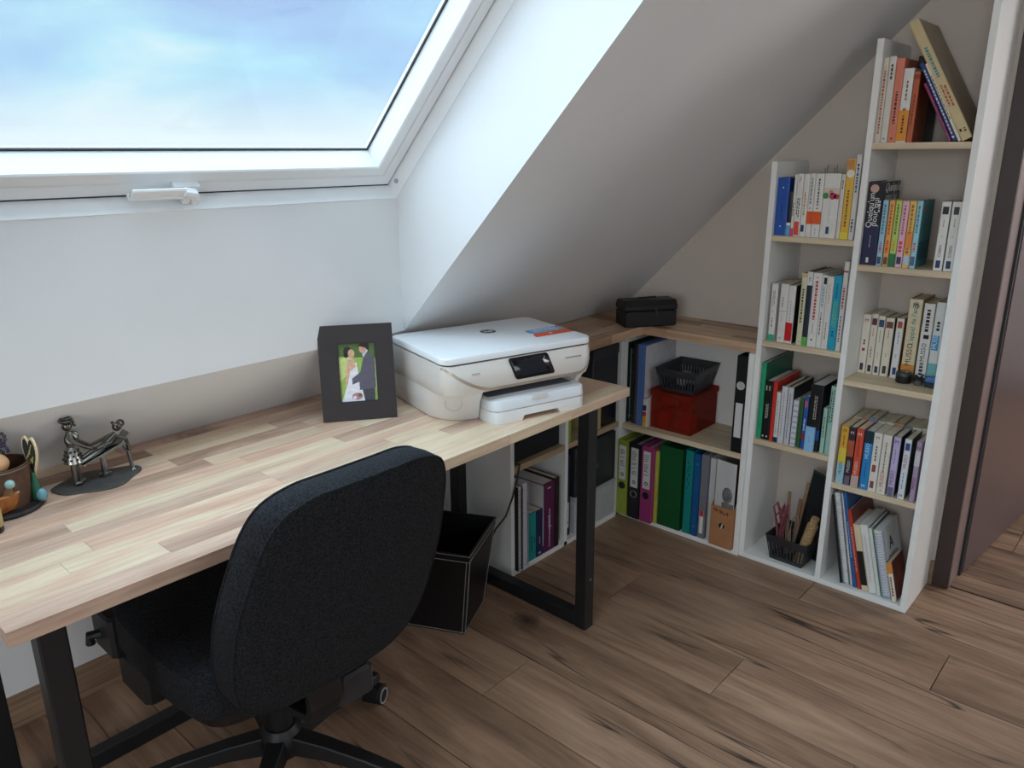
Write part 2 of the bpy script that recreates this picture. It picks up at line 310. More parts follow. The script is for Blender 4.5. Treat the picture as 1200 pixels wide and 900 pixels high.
h2 = MB(); h2.box(a0+.022, a0+.044, -1.905, -1.85, .284, .301, 0, SM); h2.tube([SM @ Vector(p) for p in ((a0+.041, -1.89, .272), (a0+.036, -1.868, .271), (a0+.02, -1.858, .272), (a0-.002, -1.856, .276))], [.010, .011, .010, .007], 8)
h2.box(a0+.004, a0+.03, -1.885, -1.868, .272, .308, 0, SM); h2.build('handle_bracket', WINW, ho, smooth=True)
MB().tube([SM @ Vector((a0-.004, -1.857, .27)), SM @ Vector((a0-.004, -1.857, .282))], .004, 8).build('handle_screw', GREYP, ho)
MB().tube([SM @ Vector((a0+.035, YW1-.001, .285)), SM @ Vector((a0+.035, YW1-.006, .285))], .006, 10).build('screw_cap', GREYP, win)
# unseen second roof window in the opposite slope, added for fill daylight
OM = Matrix(((-.70710678, 0, .70710678, 5.1), (0, 1, 0, 0), (.70710678, 0, .70710678, K), (0, 0, 0, 1)))
w2 = struct(group_empty('added_window_2'), 'added white framed roof window in the opposite slope'); q = MB()
for s0, s1, y0, y1 in ((.95, 1.03, -3.1, -1.5), (2.22, 2.3, -3.1, -1.5), (1.03, 2.22, -3.1, -3.02), (1.03, 2.22, -1.58, -1.5)): q.box(s0, s1, y0, y1, .2, .28, 0, OM)
q.build('frame', WINW, w2)
# skirting
BB = wood('skirting_oak', [(.2, '#7c6450'), (.5, '#977b62'), (.8, '#a98d72')], 1, .5, 12, 1.5, rnd=.2)
struct(box('baseboard_left', .02, .034, -5.1, -.93, 0, .092, BB, bevel=.002), 'oak-look skirting along the knee wall')
struct(box('baseboard_gable', 1.576, 1.589, -.014, 0, 0, .085, BB, bevel=.002), 'oak-look skirting beside the door frame')
# doorway
tr = struct(group_empty('trim_1'), 'dark brown door frame')
jm = MB(); jm.box(1.588, 1.638, -.012, .0, 0, 2.14); jm.box(1.588, 2.56, -.012, 0, 2.06, 2.14); jm.box(2.512, 2.562, -.012, 0, 0, 2.14)
jm.build('architrave', BROWND, tr, bevel=.002)
jm = MB(); jm.box(1.60, 1.640, -.004, .118, 0, 2.09); jm.box(2.51, 2.55, -.004, .118, 0, 2.09); jm.box(1.60, 2.55, 0, .118, 2.06, 2.09); jm.build('jamb', mat('#8a7470', .35, var=.04, scale=4), tr, bevel=.002)  # jamb coloured paler than the architrave: light on its inner face put into the colour
jm = MB(); jm.box(1.6, 1.648, .112, .128, 0, 2.06); jm.build('door_stop', GASK, tr)
dr = struct(group_empty('door_1', (1.652, .13, 0)), 'dark brown smooth door standing open into the hallway'); dr.rotation_euler = (0, 0, R(-5.6))
MB().box(-.04, 0, 0, .83, .006, 2.05).build('door_leaf', DOORM, dr, bevel=.002)
h = MB(); h.tube([(0, .76, 1.03), (.045, .76, 1.03), (.05, .74, 1.03), (.05, .64, 1.03)], .009, 8); h.lathe([(.001, 0), (.025, .0), (.025, .006), (.001, .006)], M=Matrix.Translation((0, .76, 1.03)) @ Matrix.Rotation(R(90), 4, 'Y')); h.build('door_handle', mat('#9a9a98', .3, 1.), dr, smooth=True)
MB().box(1.64, 2.51, .012, .020, -.004, .0016).build('trim_2', mat('#2a221e', .5)); struct(bpy.data.objects['trim_2'], 'dark threshold joint in the doorway')

# ================================================================== DESK
def staves(parent, x0, x1, y0, y1, z0, z1, along, width, m, lmin, lmax, seed, mitre=None):
    rd = random.Random(seed); a0, a1, c0, c1 = (y0, y1, x0, x1) if along == 'y' else (x0, x1, y0, y1)
    n = round((c1-c0)/width); w = (c1-c0)/n; g = .0002
    for i in range(n):
        p = a0 - rd.uniform(0, lmin*.8)
        while p < a1-.01:
            q = p + rd.uniform(lmin, lmax)
            if a1 - q < .08: q = a1
            s, e = max(p, a0), min(q, a1); p = q
            if e-s < .02: continue
            k0, k1 = c0+i*w, c0+(i+1)*w
            if along == 'y': X0, X1, YY0, YY1 = k0, k1, s, e
            else: X0, X1, YY0, YY1 = s, e, k0, k1
            hx, hy, h = (X1-X0)/2-g, (YY1-YY0)/2-g, z1-z0; c = .0005
            M = MB(); M.loft([[(-hx, -hy, -h), (hx, -hy, -h), (hx, hy, -h), (-hx, hy, -h)], [(-hx, -hy, -c), (hx, -hy, -c), (hx, hy, -c), (-hx, hy, -c)], [(-hx+c, -hy+c, 0), (hx-c, -hy+c, 0), (hx-c, hy-c, 0), (-hx+c, hy-c, 0)]])
            M.build('stave', m, parent, loc=((X0+X1)/2, (YY0+YY1)/2, z1))
dk = thing('desk', 'long desk with pale acacia butcher-block top on black steel frames under the roof window', 'desk', (0, 0, 0))
tt = box('tabletop', .263, .892, -2.439, -.841, .7235, .729, mat('#8a6a52', .6), dk)
staves(tt, .2612, .8953, -2.4424, -.8377, .724, .75, 'y', .053, STAVE, .24, .62, 5)
def uframe(y, xr, xf, t):
    for x in (xf-t, xr): MB().cbox(x, x+t, y-t/2, y+t/2, 0, .7235, .003).build('leg', BLACKM, dk)
    MB().cbox(xr+t, xf-t, y-t/2, y+t/2, 0.002, t*1.05, .003, axis=0).build('foot_bar', BLACKM, dk)
    MB().cbox(xr+t, xf-t, y-t/2, y+t/2, .69, .7235, .003, axis=0).build('top_bar', BLACKM, dk)
uframe(-.978, .285, .871, .042)
uframe(-2.380, .285, .871, .042)
MB().cbox(.300, .336, -2.359, -.999, .002, .046, .003, axis=1).build('floor_rail', BLACKM, dk)
MB().tube([(.8715, -.978, .17), (.8735, -.978, .17)], .0035, 8).build('bolt', mat('#b9b9b9', .3, 1.), dk)

# ================================================================== CABINETS, WORKTOP, BOOKCASE
T = .018
cu = thing('low_cabinet', 'low white open cabinet along the knee wall, half under the desk', 'cabinet')
def panel(par, nm, x0, x1, y0, y1, z0, z1, m=LAM): return box(nm, x0, x1, y0, y1, z0, z1, m, par, bevel=.0008)
def slope_side(par, nm, y0, y1, x1, z1):                              # side panel cut to the slope
    return MB().prism([(.04, 0), (x1, 0), (x1, z1), (max(.04, z1-K+.012), z1), (.04, .51)], 1, y0, y1).build(nm, LAM, par)
slope_side(cu, 'side_panel', -.914, -.896, .492, .7225); slope_side(cu, 'divider', -.622, -.604, .492, .7225); slope_side(cu, 'side_panel', -.284, -.266, .492, .7225)
panel(cu, 'bottom_panel', .04, .492, -.896, -.266, 0, T)
sh = wood('cabinet_shelf', [(.25, '#a98f70'), (.5, '#bba384'), (.75, '#c8b293')], 1, .55, 16, 1.4, rnd=.1, grain=.1)
box('shelf', .06, .492, -.896, -.622, .383, .404, sh, cu, bevel=.0008); box('shelf', .06, .492, -.604, -.284, .383, .404, sh, cu, bevel=.0008)
panel(cu, 'back_panel', .034, .04, -.896, -.266, T, .5)
cg = thing('low_cabinet', 'low white two-level cabinet on the gable wall holding the ring binders', 'cabinet')
panel(cg, 'side_panel', .474, .492, -.262, -.012, 0, .756); panel(cg, 'bottom_panel', .492, 1.008, -.262, -.012, 0, T)
panel(cg, 'side_panel', .990, 1.008, -.262, -.012, T, .756)
panel(cg, 'back_panel', .492, .990, -.012, -.004, T, .756)
box('shelf', .493, .989, -.262, -.013, .371, .391, OAK, cg, bevel=.0008)
wt = thing('worktop', 'L-shaped acacia butcher-block worktop on the corner cabinets', 'worktop')
WM = mat('#6d4f3b', .6)
w1 = box('worktop_board', .285, .566, -.848, -.2545, .757, .762, WM, wt); w2_ = box('worktop_board', .285, 1.007, -.2525, -.002, .757, .762, WM, wt)
staves(w1, .2705, .5675, -.850, -.2532, .757, .789, 'y', .05, STAVEY, .25, .6, 11)
staves(w2_, .2705, 1.008, -.2528, -.001, .757, .789, 'x', .042, STAVEX, .25, .6, 3)
bc = thing('bookcase', 'tall white stepped bookcase with light oak shelves following the sloping ceiling', 'bookcase')
XA, XB, XC, D = 1.009, 1.2845, 1.5574, .253
panel(bc, 'side_panel', XA, XA+T, -D, -.003, 0, 1.377); panel(bc, 'divider', XB, XB+T, -D, -.003, 0, 1.705); panel(bc, 'side_panel', XC, XC+T, -D, -.003, 0, 1.99)
panel(bc, 'bottom_panel', XA+T, XB, -D, -.003, 0, T); panel(bc, 'bottom_panel', XB+T, XC, -D, -.003, 0, T)
for z in (1.150, .804, .4575): box('shelf', XA+T, XB, -D, -.004, z-T, z, OAK, bc, bevel=.0008)
for z in (1.428, 1.080, .722, .373): box('shelf', XB+T, XC, -D, -.004, z-T, z, OAK, bc, bevel=.0008)

# ================================================================== BOOKS
INK = '#26262a'
def book(loc, w, h, d, col, label, dec=(), lean=0., rz=0., group=None, back=None, name='book', cat='book', pages=PAGES, rough=.42):
    """spine faces local -y, lower left spine corner at the origin; every book has a cover, a page block and printed spine marks"""
    t = thing(name, label, cat, loc, group=group, rot=Matrix.Rotation(rz, 4, 'Z').to_3x3().to_4x4().__matmul__(Matrix.Rotation(-lean, 4, 'Y')).to_euler())
    cm_ = mat(col, rough, var=.05, scale=40); bk = mat(back, rough, var=.1, scale=25) if back else cm_; k = min(.0016, w*.2); r = min(.003, w*.25)
    c = MB(); c.prism([(0, r), (r*.3, r*.3), (r, 0), (w-r, 0), (w-r*.3, r*.3), (w, r), (w, .006), (0, .006)], 2, 0, h)
    c.box(0, k, .006, d, 0, h, 1); c.box(w-k, w, .006, d, 0, h, 1); c.build('cover', [cm_, bk], t)
    e = .0015 if h < .2 else .003
    MB().box(k, w-k, .006, d-e, e, h-e).build('page_block', pages, t)
    for q in dec:
        kind = q[0]
        if kind == 'band':                                                  # coloured field printed on the spine
            _, z0, z1, cc = q[:4]; f0, f1 = q[4:6] if len(q) > 4 else (.03, .97)
            MB().box(w*f0, w*f1, -.0003, .002, h*z0, h*z1).build('spine_band', mat(cc, rough, var=.06, scale=60), t)
        elif kind == 'line':                                                # rows of lettering too small to read
            _, z0, z1, cc, n = q[:5]; wd = q[5] if len(q) > 5 else .14; cx = q[6] if len(q) > 6 else .5
            m_ = MB(); rd = random.Random(hash((round(h*1000), round(w*1e4), n, int(z0*100))))
            for i in range(n):
                x = w*(cx + (i-(n-1)/2)*(wd*1.9)); z = h*z0 + rd.uniform(0, .01)
                while z < h*z1-.003:
                    l = rd.uniform(.003, .011); l = min(l, h*z1-z); m_.box(x-w*wd/2, x+w*wd/2, -.0006, .001, z, z+l*.86); z += l+.0018
            m_.build('spine_lettering', mat(cc, .6), t)
        elif kind == 'text':
            _, s, z, cc, sz = q[:5]; cx = q[5] if len(q) > 5 else .5
            text(s, sz, mat(cc, .6), t, frame_M((w*cx, -.0006, h*z), (0, 0, 1), (-1, 0, 0)), 'spine_title', bold=.0)
        elif kind == 'htext':
            _, s, z, cc, sz = q; text(s, sz, mat(cc, .6), t, frame_M((w*.5, -.0006, h*z), (1, 0, 0), (0, 0, 1)), 'spine_title', align='CENTER')
        elif kind == 'disc':
            _, z, cc, rr = q[:4]; cx = q[4] if len(q) > 4 else .5
            MB().lathe([(.0001, 0), (rr, 0), (rr, .0007), (.0001, .0007)], n=16, M=Matrix.Translation((w*cx, 0, h*z)) @ Matrix.Rotation(R(90), 4, 'X')).build('spine_mark', mat(cc, .5), t)
    return t
def row(y, z, items, defd=.11):
    for it in items:
        x, w, h, col, label = it[:5]; kw = it[5] if len(it) > 5 else {}
        kw = dict(kw); d = kw.pop('d', defd); dec = kw.pop('dec', ()); yy = kw.pop('y', y); book((x, yy, z+.0003), w, h, d, col, label, dec, **kw)
WH = '#dfdcd6'; CR = '#ddd2b8'
# -- tall column, top shelf
row(-.24, 1.428, [
 (1.3035, .0150, .227, '#d2c5b4', 'pale beige thin book, leftmost on the top shelf of the tall column', dict(d=.15, dec=[('line', .08, .85, '#a04a40', 1, .3)])),
 (1.3190, .0185, .229, '#d5d0c6', 'off-white book between the pale beige and the coral book', dict(d=.15, dec=[('line', .72, .93, INK, 1, .25), ('disc', .05, INK, .002)])),
 (1.3380, .0218, .223, '#d77f68', 'tall coral pink book on the top shelf', dict(d=.16, dec=[('line', .22, .62, '#4a201c', 1, .25), ('disc', .05, '#8a2a22', .003)])),
 (1.3605, .0265, .195, WH, 'white book with an orange lower half, on the top shelf', dict(d=.112, dec=[('band', .02, .44, '#e0912f', 0, 1), ('disc', .45, '#b4502a', .004), ('line', .12, .38, '#4a2f14', 1, .2), ('line', .55, .85, '#8a5a50', 1, .16)])),
 (1.3885, .0150, .185, '#bb5c35', 'terracotta book with brown cover, last upright one on the top shelf', dict(d=.112, back='#7a3a22', dec=[('line', .2, .7, '#7a2c18', 1, .2), ('band', .90, .96, '#8e3a20')])),
], .15)
row(-.125, 1.428, [(1.361, .042, .236, '#0f1012', 'black book set back behind the coral and white-orange books', dict(d=.09))])
for x, w, h, d, c, l, dec, bk in (
 (1.4985, .0070, .172, .15, '#8c3a62', 'thin magenta booklet, lowest of the leaning ones on the top shelf', [], '#8c3a62'),
 (1.5085, .0115, .230, .17, '#25356e', 'dark blue thin book leaning on the magenta booklet', [('line', .08, .92, '#c9cfe0', 1, .3), ('disc', .05, '#dfe4f0', .003)], '#25356e'),
 (1.5222, .0070, .229, .17, '#dcd5c3', 'slim cream book leaning between the dark blue and the thick book', [('line', .25, .85, '#6a655c', 1, .3)], '#dcd5c3'),
 (1.5310, .0262, .352, .20, '#cdb88c', 'very tall thick cream book leaning steeply on the top shelf', [('line', .50, .78, '#3f8a8e', 1, .3), ('line', .26, .46, '#a8503c', 2, .16), ('line', .05, .1, '#3a2c1c', 2, .2)], '#8d7d66')):
    book((x, -.245, 1.4283), w, h, d, c, l, dec, lean=R(28.6 if w < .02 else 29.4), back=bk)
# -- short column, top shelf
row(-.24, 1.150, [
 (1.0285, .0380, .178, '#1f52a8', 'blue box file with two white rivets, leftmost on the upper shelf of the short column', dict(d=.13, back='#163a7c', dec=[('disc', .83, '#e8ecf4', .0025), ('disc', .16, '#e8ecf4', .0025), ('line', .3, .55, '#143a78', 1, .1)], name='box_file', cat='file')),
 (1.0675, .0130, .135, '#23252b', 'small black book with a light blue foot beside the blue box file', dict(dec=[('band', .0, .24, '#6ba6cf', 0, 1), ('band', .24, .30, '#e6e6e2', 0, 1)])),
 (1.0812, .0085, .188, WH, 'thinnest white book with a pink foot, upper shelf of the short column', dict(dec=[('band', .0, .13, '#d0487c', 0, 1), ('line', .28, .55, INK, 1, .3)])),
 (1.0902, .0195, .190, WH, 'white book with a red pill-shaped badge on its foot', dict(dec=[('band', .02, .24, '#e2472c', .12, .88), ('line', .30, .62, INK, 2, .15), ('line', .86, .96, '#d06a3a', 2, .12)])),
 (1.1105, .0180, .190, WH, 'white book with an orange title and a dark blue label', dict(dec=[('band', .08, .19, '#1d3a66', .2, .75), ('line', .3, .72, '#c8862f', 1, .22)])),
 (1.1292, .0160, .191, WH, 'narrower white book with an orange band', dict(dec=[('band', .21, .41, '#e05a20', 0, 1), ('disc', .46, '#d04030', .002), ('line', .5, .95, '#45454a', 2, .12)])),
 (1.1460, .0268, .191, WH, 'wider white book with an orange band, next to its narrower twin', dict(dec=[('band', .21, .41, '#e05a20', 0, 1), ('disc', .46, '#d04030', .0025), ('line', .5, .95, '#45454a', 1, .16), ('line', .04, .16, '#9a9a9a', 1, .05)])),
 (1.1738, .0478, .192, WH, 'very thick white book with a floral picture on its spine', dict(d=.13, dec=[('band', .61, .78, '#cfc4ad', .02, .98), ('disc', .66, '#3d8a4c', .009, .18), ('disc', .655, '#c23a58', .010, .62), ('disc', .71, '#d58b86', .007, .5), ('disc', .65, '#b93350', .008, .85), ('line', .2, .58, '#8f8f92', 1, .02), ('band', .07, .18, '#25456f', .38, .58)])),
 (1.2230, .0120, .190, '#d9d2c6', 'thin off-white book between the floral one and the yellow one', dict(dec=[('line', .75, .92, INK, 1, .2)])),
 (1.2358, .0242, .234, '#dfb243', 'tall yellow book with a white half circle at the top of its spine', dict(d=.15, dec=[('band', .85, .99, '#c98b4a', 0, .9), ('disc', .82, '#e9e4da', .0115, .52), ('line', .12, .62, '#7a4a14', 1, .2), ('band', .0, .09, '#e6cf3a', 0, 1)])),
 (1.2608, .0150, .246, '#dcdad6', 'tallest white book at the right end of the short column upper shelf', dict(d=.16, dec=[('line', .55, .92, '#33507e', 1, .35), ('line', .06, .25, '#33507e', 1, .35)])),
], .12)
# -- tall column, second shelf
row(-.24, 1.080, [
 (1.3040, .0430, .240, '#1d2148', 'thick dark navy book with white script, leftmost on its shelf in the tall column', dict(d=.15, back='#0d0e14', dec=[('band', .5, 1., '#14141f', 0, 1), ('disc', .92, '#c8a08e', .012, .42), ('text', 'Quelqu\'un', .45, '#e4e2dc', .024, .30), ('text', 'pour qui', .47, '#e4e2dc', .024, .62), ('line', .62, .78, '#d8d6d2', 1, .1, .85), ('line', .18, .38, '#b8b9c8', 1, .05), ('band', .03, .09, '#e4e2dc', .38, .55)])),
 (1.3490, .0155, .189, '#9cc4d4', 'light blue pocket book next to the navy one', dict(dec=[('band', .03, .14, '#32506e', .2, .85), ('line', .18, .36, '#b85c8c', 1, .4), ('line', .45, .95, '#4b7a90', 1, .3)])),
 (1.3670, .0155, .189, '#eaa55c', 'orange pocket book between the light blue and green ones', dict(dec=[('band', .03, .14, '#5c5044', .2, .85), ('line', .18, .40, '#d84a28', 1, .45), ('line', .45, .95, '#9a5a20', 1, .3)])),
 (1.3840, .0170, .189, '#b9d06a', 'lime green pocket book with a dark green foot', dict(dec=[('band', .0, .2, '#23774a', 0, 1), ('line', .22, .40, '#d09a28', 1, .4), ('line', .45, .95, '#4c7c34', 1, .3)])),
 (1.4022, .0185, .189, '#e3b3c2', 'pink pocket book between the green and the yellow one', dict(dec=[('band', .05, .16, '#3c3a5c', .2, .85), ('line', .2, .42, '#d23a4c', 1, .45), ('line', .48, .95, '#a0506c', 1, .25)])),
 (1.4220, .0180, .189, '#e3b965', 'yellow-orange pocket book beside the pink one', dict(dec=[('band', .05, .18, '#b6c8dc', .1, .95), ('band', .3, .55, '#e58a3c', .05, .95), ('line', .2, .3, '#b84a50', 1, .45), ('line', .5, .95, '#a0662a', 1, .3)])),
 (1.4412, .0150, .190, '#9fcfdc', 'light blue pocket book with a teal cover picture facing the gap', dict(back='#3f7f86', d=.12, dec=[('band', .04, .18, '#44648c', .15, .85), ('line', .22, .40, '#c85a62', 1, .4), ('line', .5, .95, '#3c7890', 1, .3)])),
 (1.5040, .0235, .190, WH, 'left of two white novels with black picture and dark blue label', dict(back='#9ab5b0', dec=[('band', .82, .93, '#23252a', .2, .85), ('disc', .50, '#c9a53a', .002), ('text', 'COBEN', .20, INK, .010, .52), ('band', .04, .15, '#22345c', .25, .75), ('line', .62, .76, '#8a8a8a', 1, .1)])),
 (1.5305, .0240, .190, WH, 'right of two white novels, touching the tall side panel', dict(dec=[('band', .82, .93, '#3a3836', .25, .8), ('disc', .50, '#c9a53a', .002), ('text', 'COBEN', .20, INK, .010, .52), ('band', .04, .15, '#22345c', .25, .75), ('line', .62, .76, '#8a8a8a', 1, .1)])),
], .11)
# script on the navy book's cover
nav = [o for o in bpy.data.objects if o.get('label', '').startswith('thick dark navy')][0]
text('Quelqu\'un', .036, mat('#d9d7d2', .6), nav, frame_M((.0434, .012, .223), (0, 1, 0), (0, 0, 1)), 'cover_title', shear=.3)
text('pour qui', .030, mat('#b9b7b2', .6), nav, frame_M((.0434, .020, .197), (0, 1, 0), (0, 0, 1)), 'cover_title', shear=.3)
lb2 = [o for o in bpy.data.objects if o.get('label', '').startswith('light blue pocket book with a teal')][0]
MB().box(.0149, .0154, .012, .115, .02, .075).build('cover_picture', mat('#1f5a66', .4, var=.5, scale=60), lb2)
text('MI', .022, mat('#b2554e', .6), lb2, frame_M((.0156, .02, .165), (0, 1, 0), (0, 0, 1)), 'cover_title')
# -- short column, middle shelf
row(-.235, .804, [
 (1.0370, .0205, .190, WH, 'white book with a green foot, leftmost on the middle shelf of the short column', dict(dec=[('band', .0, .11, '#38a887', 0, 1), ('line', .6, .9, '#8a8a88', 2, .12), ('disc', .52, '#c9a080', .002), ('line', .22, .42, '#6a6a68', 1, .16)])),
 (1.0670, .0260, .192, WH, 'plain white book with a small cross of black lines', dict(dec=[('line', .56, .78, INK, 1, .08, .42), ('band', .53, .535, INK, .1, .9), ('line', .35, .5, '#8a8a8a', 1, .05, .42), ('band', .05, .09, '#d9b0ac', .3, .6)])),
 (1.0938, .0230, .189, WH, 'white book with a big red block on its foot', dict(back='#141414', dec=[('band', .04, .36, '#c8191f', 0, .96), ('line', .36, .75, '#7c7c7c', 1, .06)])),
 (1.1325, .0180, .233, '#d5d2b2', 'pale cream-green book with dark lettering on the middle shelf', dict(d=.15, dec=[('line', .3, .8, '#3c4226', 1, .3), ('disc', .05, INK, .002), ('band', .94, 1., '#cdb98a', 0, 1)])),
 (1.1510, .0165, .239, '#1c2a3a', 'dark navy book with white head and green foot', dict(d=.15, dec=[('band', .82, 1., '#d8d8d6', 0, 1), ('band', .0, .12, '#5cae4c', 0, 1), ('line', .85, .95, '#6a6a6c', 2, .1)])),
 (1.1680, .0285, .237, WH, 'thick white book with a large red title', dict(d=.16, dec=[('line', .36, .90, '#bb3a44', 1, .24), ('disc', .94, INK, .002), ('line', .16, .32, '#7a8a98', 1, .1), ('disc', .1, '#33343a', .003)])),
 (1.1970, .0158, .232, WH, 'white book with blue lettering and a black head mark', dict(d=.15, dec=[('band', .88, .97, '#1c1c1e', .4, .95), ('line', .55, .86, '#4c86b8', 2, .14), ('line', .15, .5, '#5a5a5c', 1, .2)])),
 (1.2132, .0202, .230, '#dcd7d0', 'white book left of the turquoise one', dict(d=.15, dec=[('line', .62, .9, '#c9a8a0', 1, .12), ('line', .1, .38, INK, 1, .1)])),
 (1.2340, .0235, .234, '#189ebb', 'turquoise book on the middle shelf', dict(d=.16, dec=[('line', .3, .66, '#7ec06a', 2, .16), ('line', .68, .9, '#0d5f80', 1, .2), ('line', .14, .28, '#0d4f74', 1, .2)])),
 (1.2590, .0150, .280, WH, 'tallest white book with red lettering against the divider, middle shelf', dict(d=.2, dec=[('line', .45, .72, '#c03a4c', 1, .35), ('band', .88, .9, '#b04a5a', 0, 1), ('line', .1, .4, '#8a7a80', 1, .3)])),
], .12)
# -- tall column, third shelf (set back)
row(-.14, .722, [
 (1.3035, .0240, .190, '#ded6c8', 'white paperback with a dark red letter M, leftmost on its shelf', dict(dec=[('htext', 'M', .90, '#7a1f24', .016), ('line', .34, .44, '#8a2a30', 1, .35), ('line', .47, .58, '#3a2a2a', 1, .2), ('band', .05, .17, '#2c2f3c', .3, .72)])),
 (1.3290, .0195, .194, '#d9d0c0', 'cream paperback with a red and blue vignette, second from the left on its shelf', dict(dec=[('band', .82, .93, '#5d3038', .15, .9), ('line', .62, .78, '#b26b62', 1, .12), ('line', .24, .46, '#4a4640', 1, .14), ('band', .04, .15, '#2c2f3c', .3, .8)])),
 (1.3500, .0195, .190, '#dbd3c2', 'cream paperback with a blue vignette, middle of five low ones', dict(dec=[('band', .82, .94, '#2c4c68', .15, .9), ('line', .55, .78, '#8a8478', 1, .1), ('line', .28, .42, '#8a8478', 1, .08), ('band', .04, .15, '#2d3c60', .3, .8)])),
 (1.3720, .0245, .187, '#ddd3bd', 'widest cream paperback of five low ones, with a red and green vignette', dict(back='#2c4a50', dec=[('band', .83, .94, '#6a3c38', .12, .9), ('line', .62, .8, '#8a7e6c', 1, .1), ('line', .3, .42, '#8a7e6c', 1, .1), ('band', .05, .18, '#33353c', .3, .72)])),
 (1.4030, .0215, .190, '#dcdad6', 'white paperback with an orange vignette beside the tallest cream novel', dict(back='#9a5a30', dec=[('band', .84, .95, '#a5502c', .2, .8), ('line', .55, .8, '#8f94a0', 1, .14), ('line', .3, .4, '#6a7086', 1, .1), ('band', .06, .18, '#2c3f74', .3, .75)])),
 (1.4320, .0370, .254, '#dccdaa', 'tallest cream novel reading MUSSO with an orange sunset foot', dict(d=.13, back='#a98f5c', dec=[('htext', 'M', .92, '#231c1c', .022), ('text', "L'appel de l'ange", .44, '#3f7f8a', .0205), ('text', 'MUSSO', .18, '#5a1d24', .0225), ('band', .0, .20, '#d98a3c', 0, 1)])),
 (1.4740, .0300, .245, WH, 'white novel with heavy black lettering beside the tallest cream novel', dict(d=.13, dec=[('text', 'MUSSO', .27, '#26262a', .018), ('band', .56, .61, '#141414', .3, .8), ('line', .62, .93, '#1d1d1f', 1, .32), ('line', .08, .26, '#2d2d30', 1, .34), ('band', 0, .07, '#3a3c40', 0, 1)])),
 (1.5065, .0260, .252, '#dcdcd8', 'white novel with a bright blue block, rightmost beside the tall side panel', dict(d=.13, dec=[('band', .42, .60, '#2f92c4', .1, .8), ('text', 'MUSSO', .435, '#d8eaf2', .017, .42), ('line', .63, .78, '#2a2a2c', 1, .3), ('band', .03, .26, '#79b6b4', 0, 1), ('band', .0, .09, '#3c6a92', 0, 1)])),
], .105)
# -- short column, lower shelf
row(-.24, .4575, [
 (1.0300, .0150, .269, '#149a6c', 'tall emerald green binder, leftmost on the lower shelf of the short column', dict(d=.22, back='#0f5c46', dec=[], name='binder', cat='binder')),
 (1.0465, .0275, .209, '#141416', 'black book with white dots at its foot beside the green binder', dict(d=.19, pages=PAGESW, dec=[('disc', .06, '#d9d9d6', .003, .25), ('disc', .06, '#d9d9d6', .003, .72), ('line', .35, .62, '#c4bfae', 2, .1), ('band', .84, .92, '#b9b09a', .15, .3), ('band', .84, .92, '#b9b09a', .55, .7)])),
 (1.0750, .0135, .211, '#c8362c', 'red book on the lower shelf of the short column', dict(d=.19)),
 (1.0895, .0140, .176, '#d8d6d2', 'thin white book with a navy foot', dict(d=.16, dec=[('band', 0, .1, '#1d2a52', 0, 1), ('line', .15, .85, '#8c8c8c', 1, .15)])),
 (1.1050, .0195, .200, '#cfced2', 'left one of two silver-grey books with black covers', dict(d=.17, back='#1b1b1d', dec=[('line', .1, .9, '#7a7a82', 1, .1)])),
 (1.1265, .0180, .201, '#c4c3c8', 'right one of two silver-grey books with black covers', dict(d=.17, back='#1b1b1d', dec=[('line', .1, .9, '#73737a', 1, .16)])),
 (1.1480, .0180, .160, '#cfd0d6', 'short pale grey booklet with striped spine', dict(d=.14, pages=PAGESW, dec=[('band', .12*i+.03, .12*i+.075, '#a9abb8', 0, 1) for i in range(8)])),
 (1.1690, .0130, .174, '#2c5f34', 'dark green book between the striped booklet and the blue one', dict(d=.15)),
 (1.1835, .0145, .180, '#2b59a6', 'blue book with red and white marks', dict(d=.15, dec=[('band', .8, .92, '#c2564c', .2, .8), ('line', .35, .6, '#d9d9e2', 1, .3), ('band', .18, .3, '#8a3038', 0, 1)])),
 (1.2000, .0420, .226, '#15161a', 'thick black book with blue foot on the lower shelf', dict(d=.16, pages=PAGESW, dec=[('line', .45, .85, '#b9b39c', 2, .07), ('band', .17, .33, '#1d4a86', 0, 1), ('line', .2, .3, '#c9d4e4', 1, .05)])),
 (1.2475, .0135, .155, '#9ec4b4', 'short mint green book', dict(d=.13, dec=[('line', .3, .8, '#3c6a5a', 1, .25)])),
 (1.2640, .0170, .232, '#a3c8b8', 'tall mint green book against the divider', dict(d=.16, back='#23423c', dec=[('line', .45, .95, '#2f5a50', 2, .2)])),
], .12)
row(-.254, .4575, [(1.2010, .0300, .085, '#8fbfe4', 'small light blue box standing in front of the thick black book', dict(d=.012, name='small_box', cat='box', dec=[('line', .3, .7, '#5a86b0', 1, .05)]))])
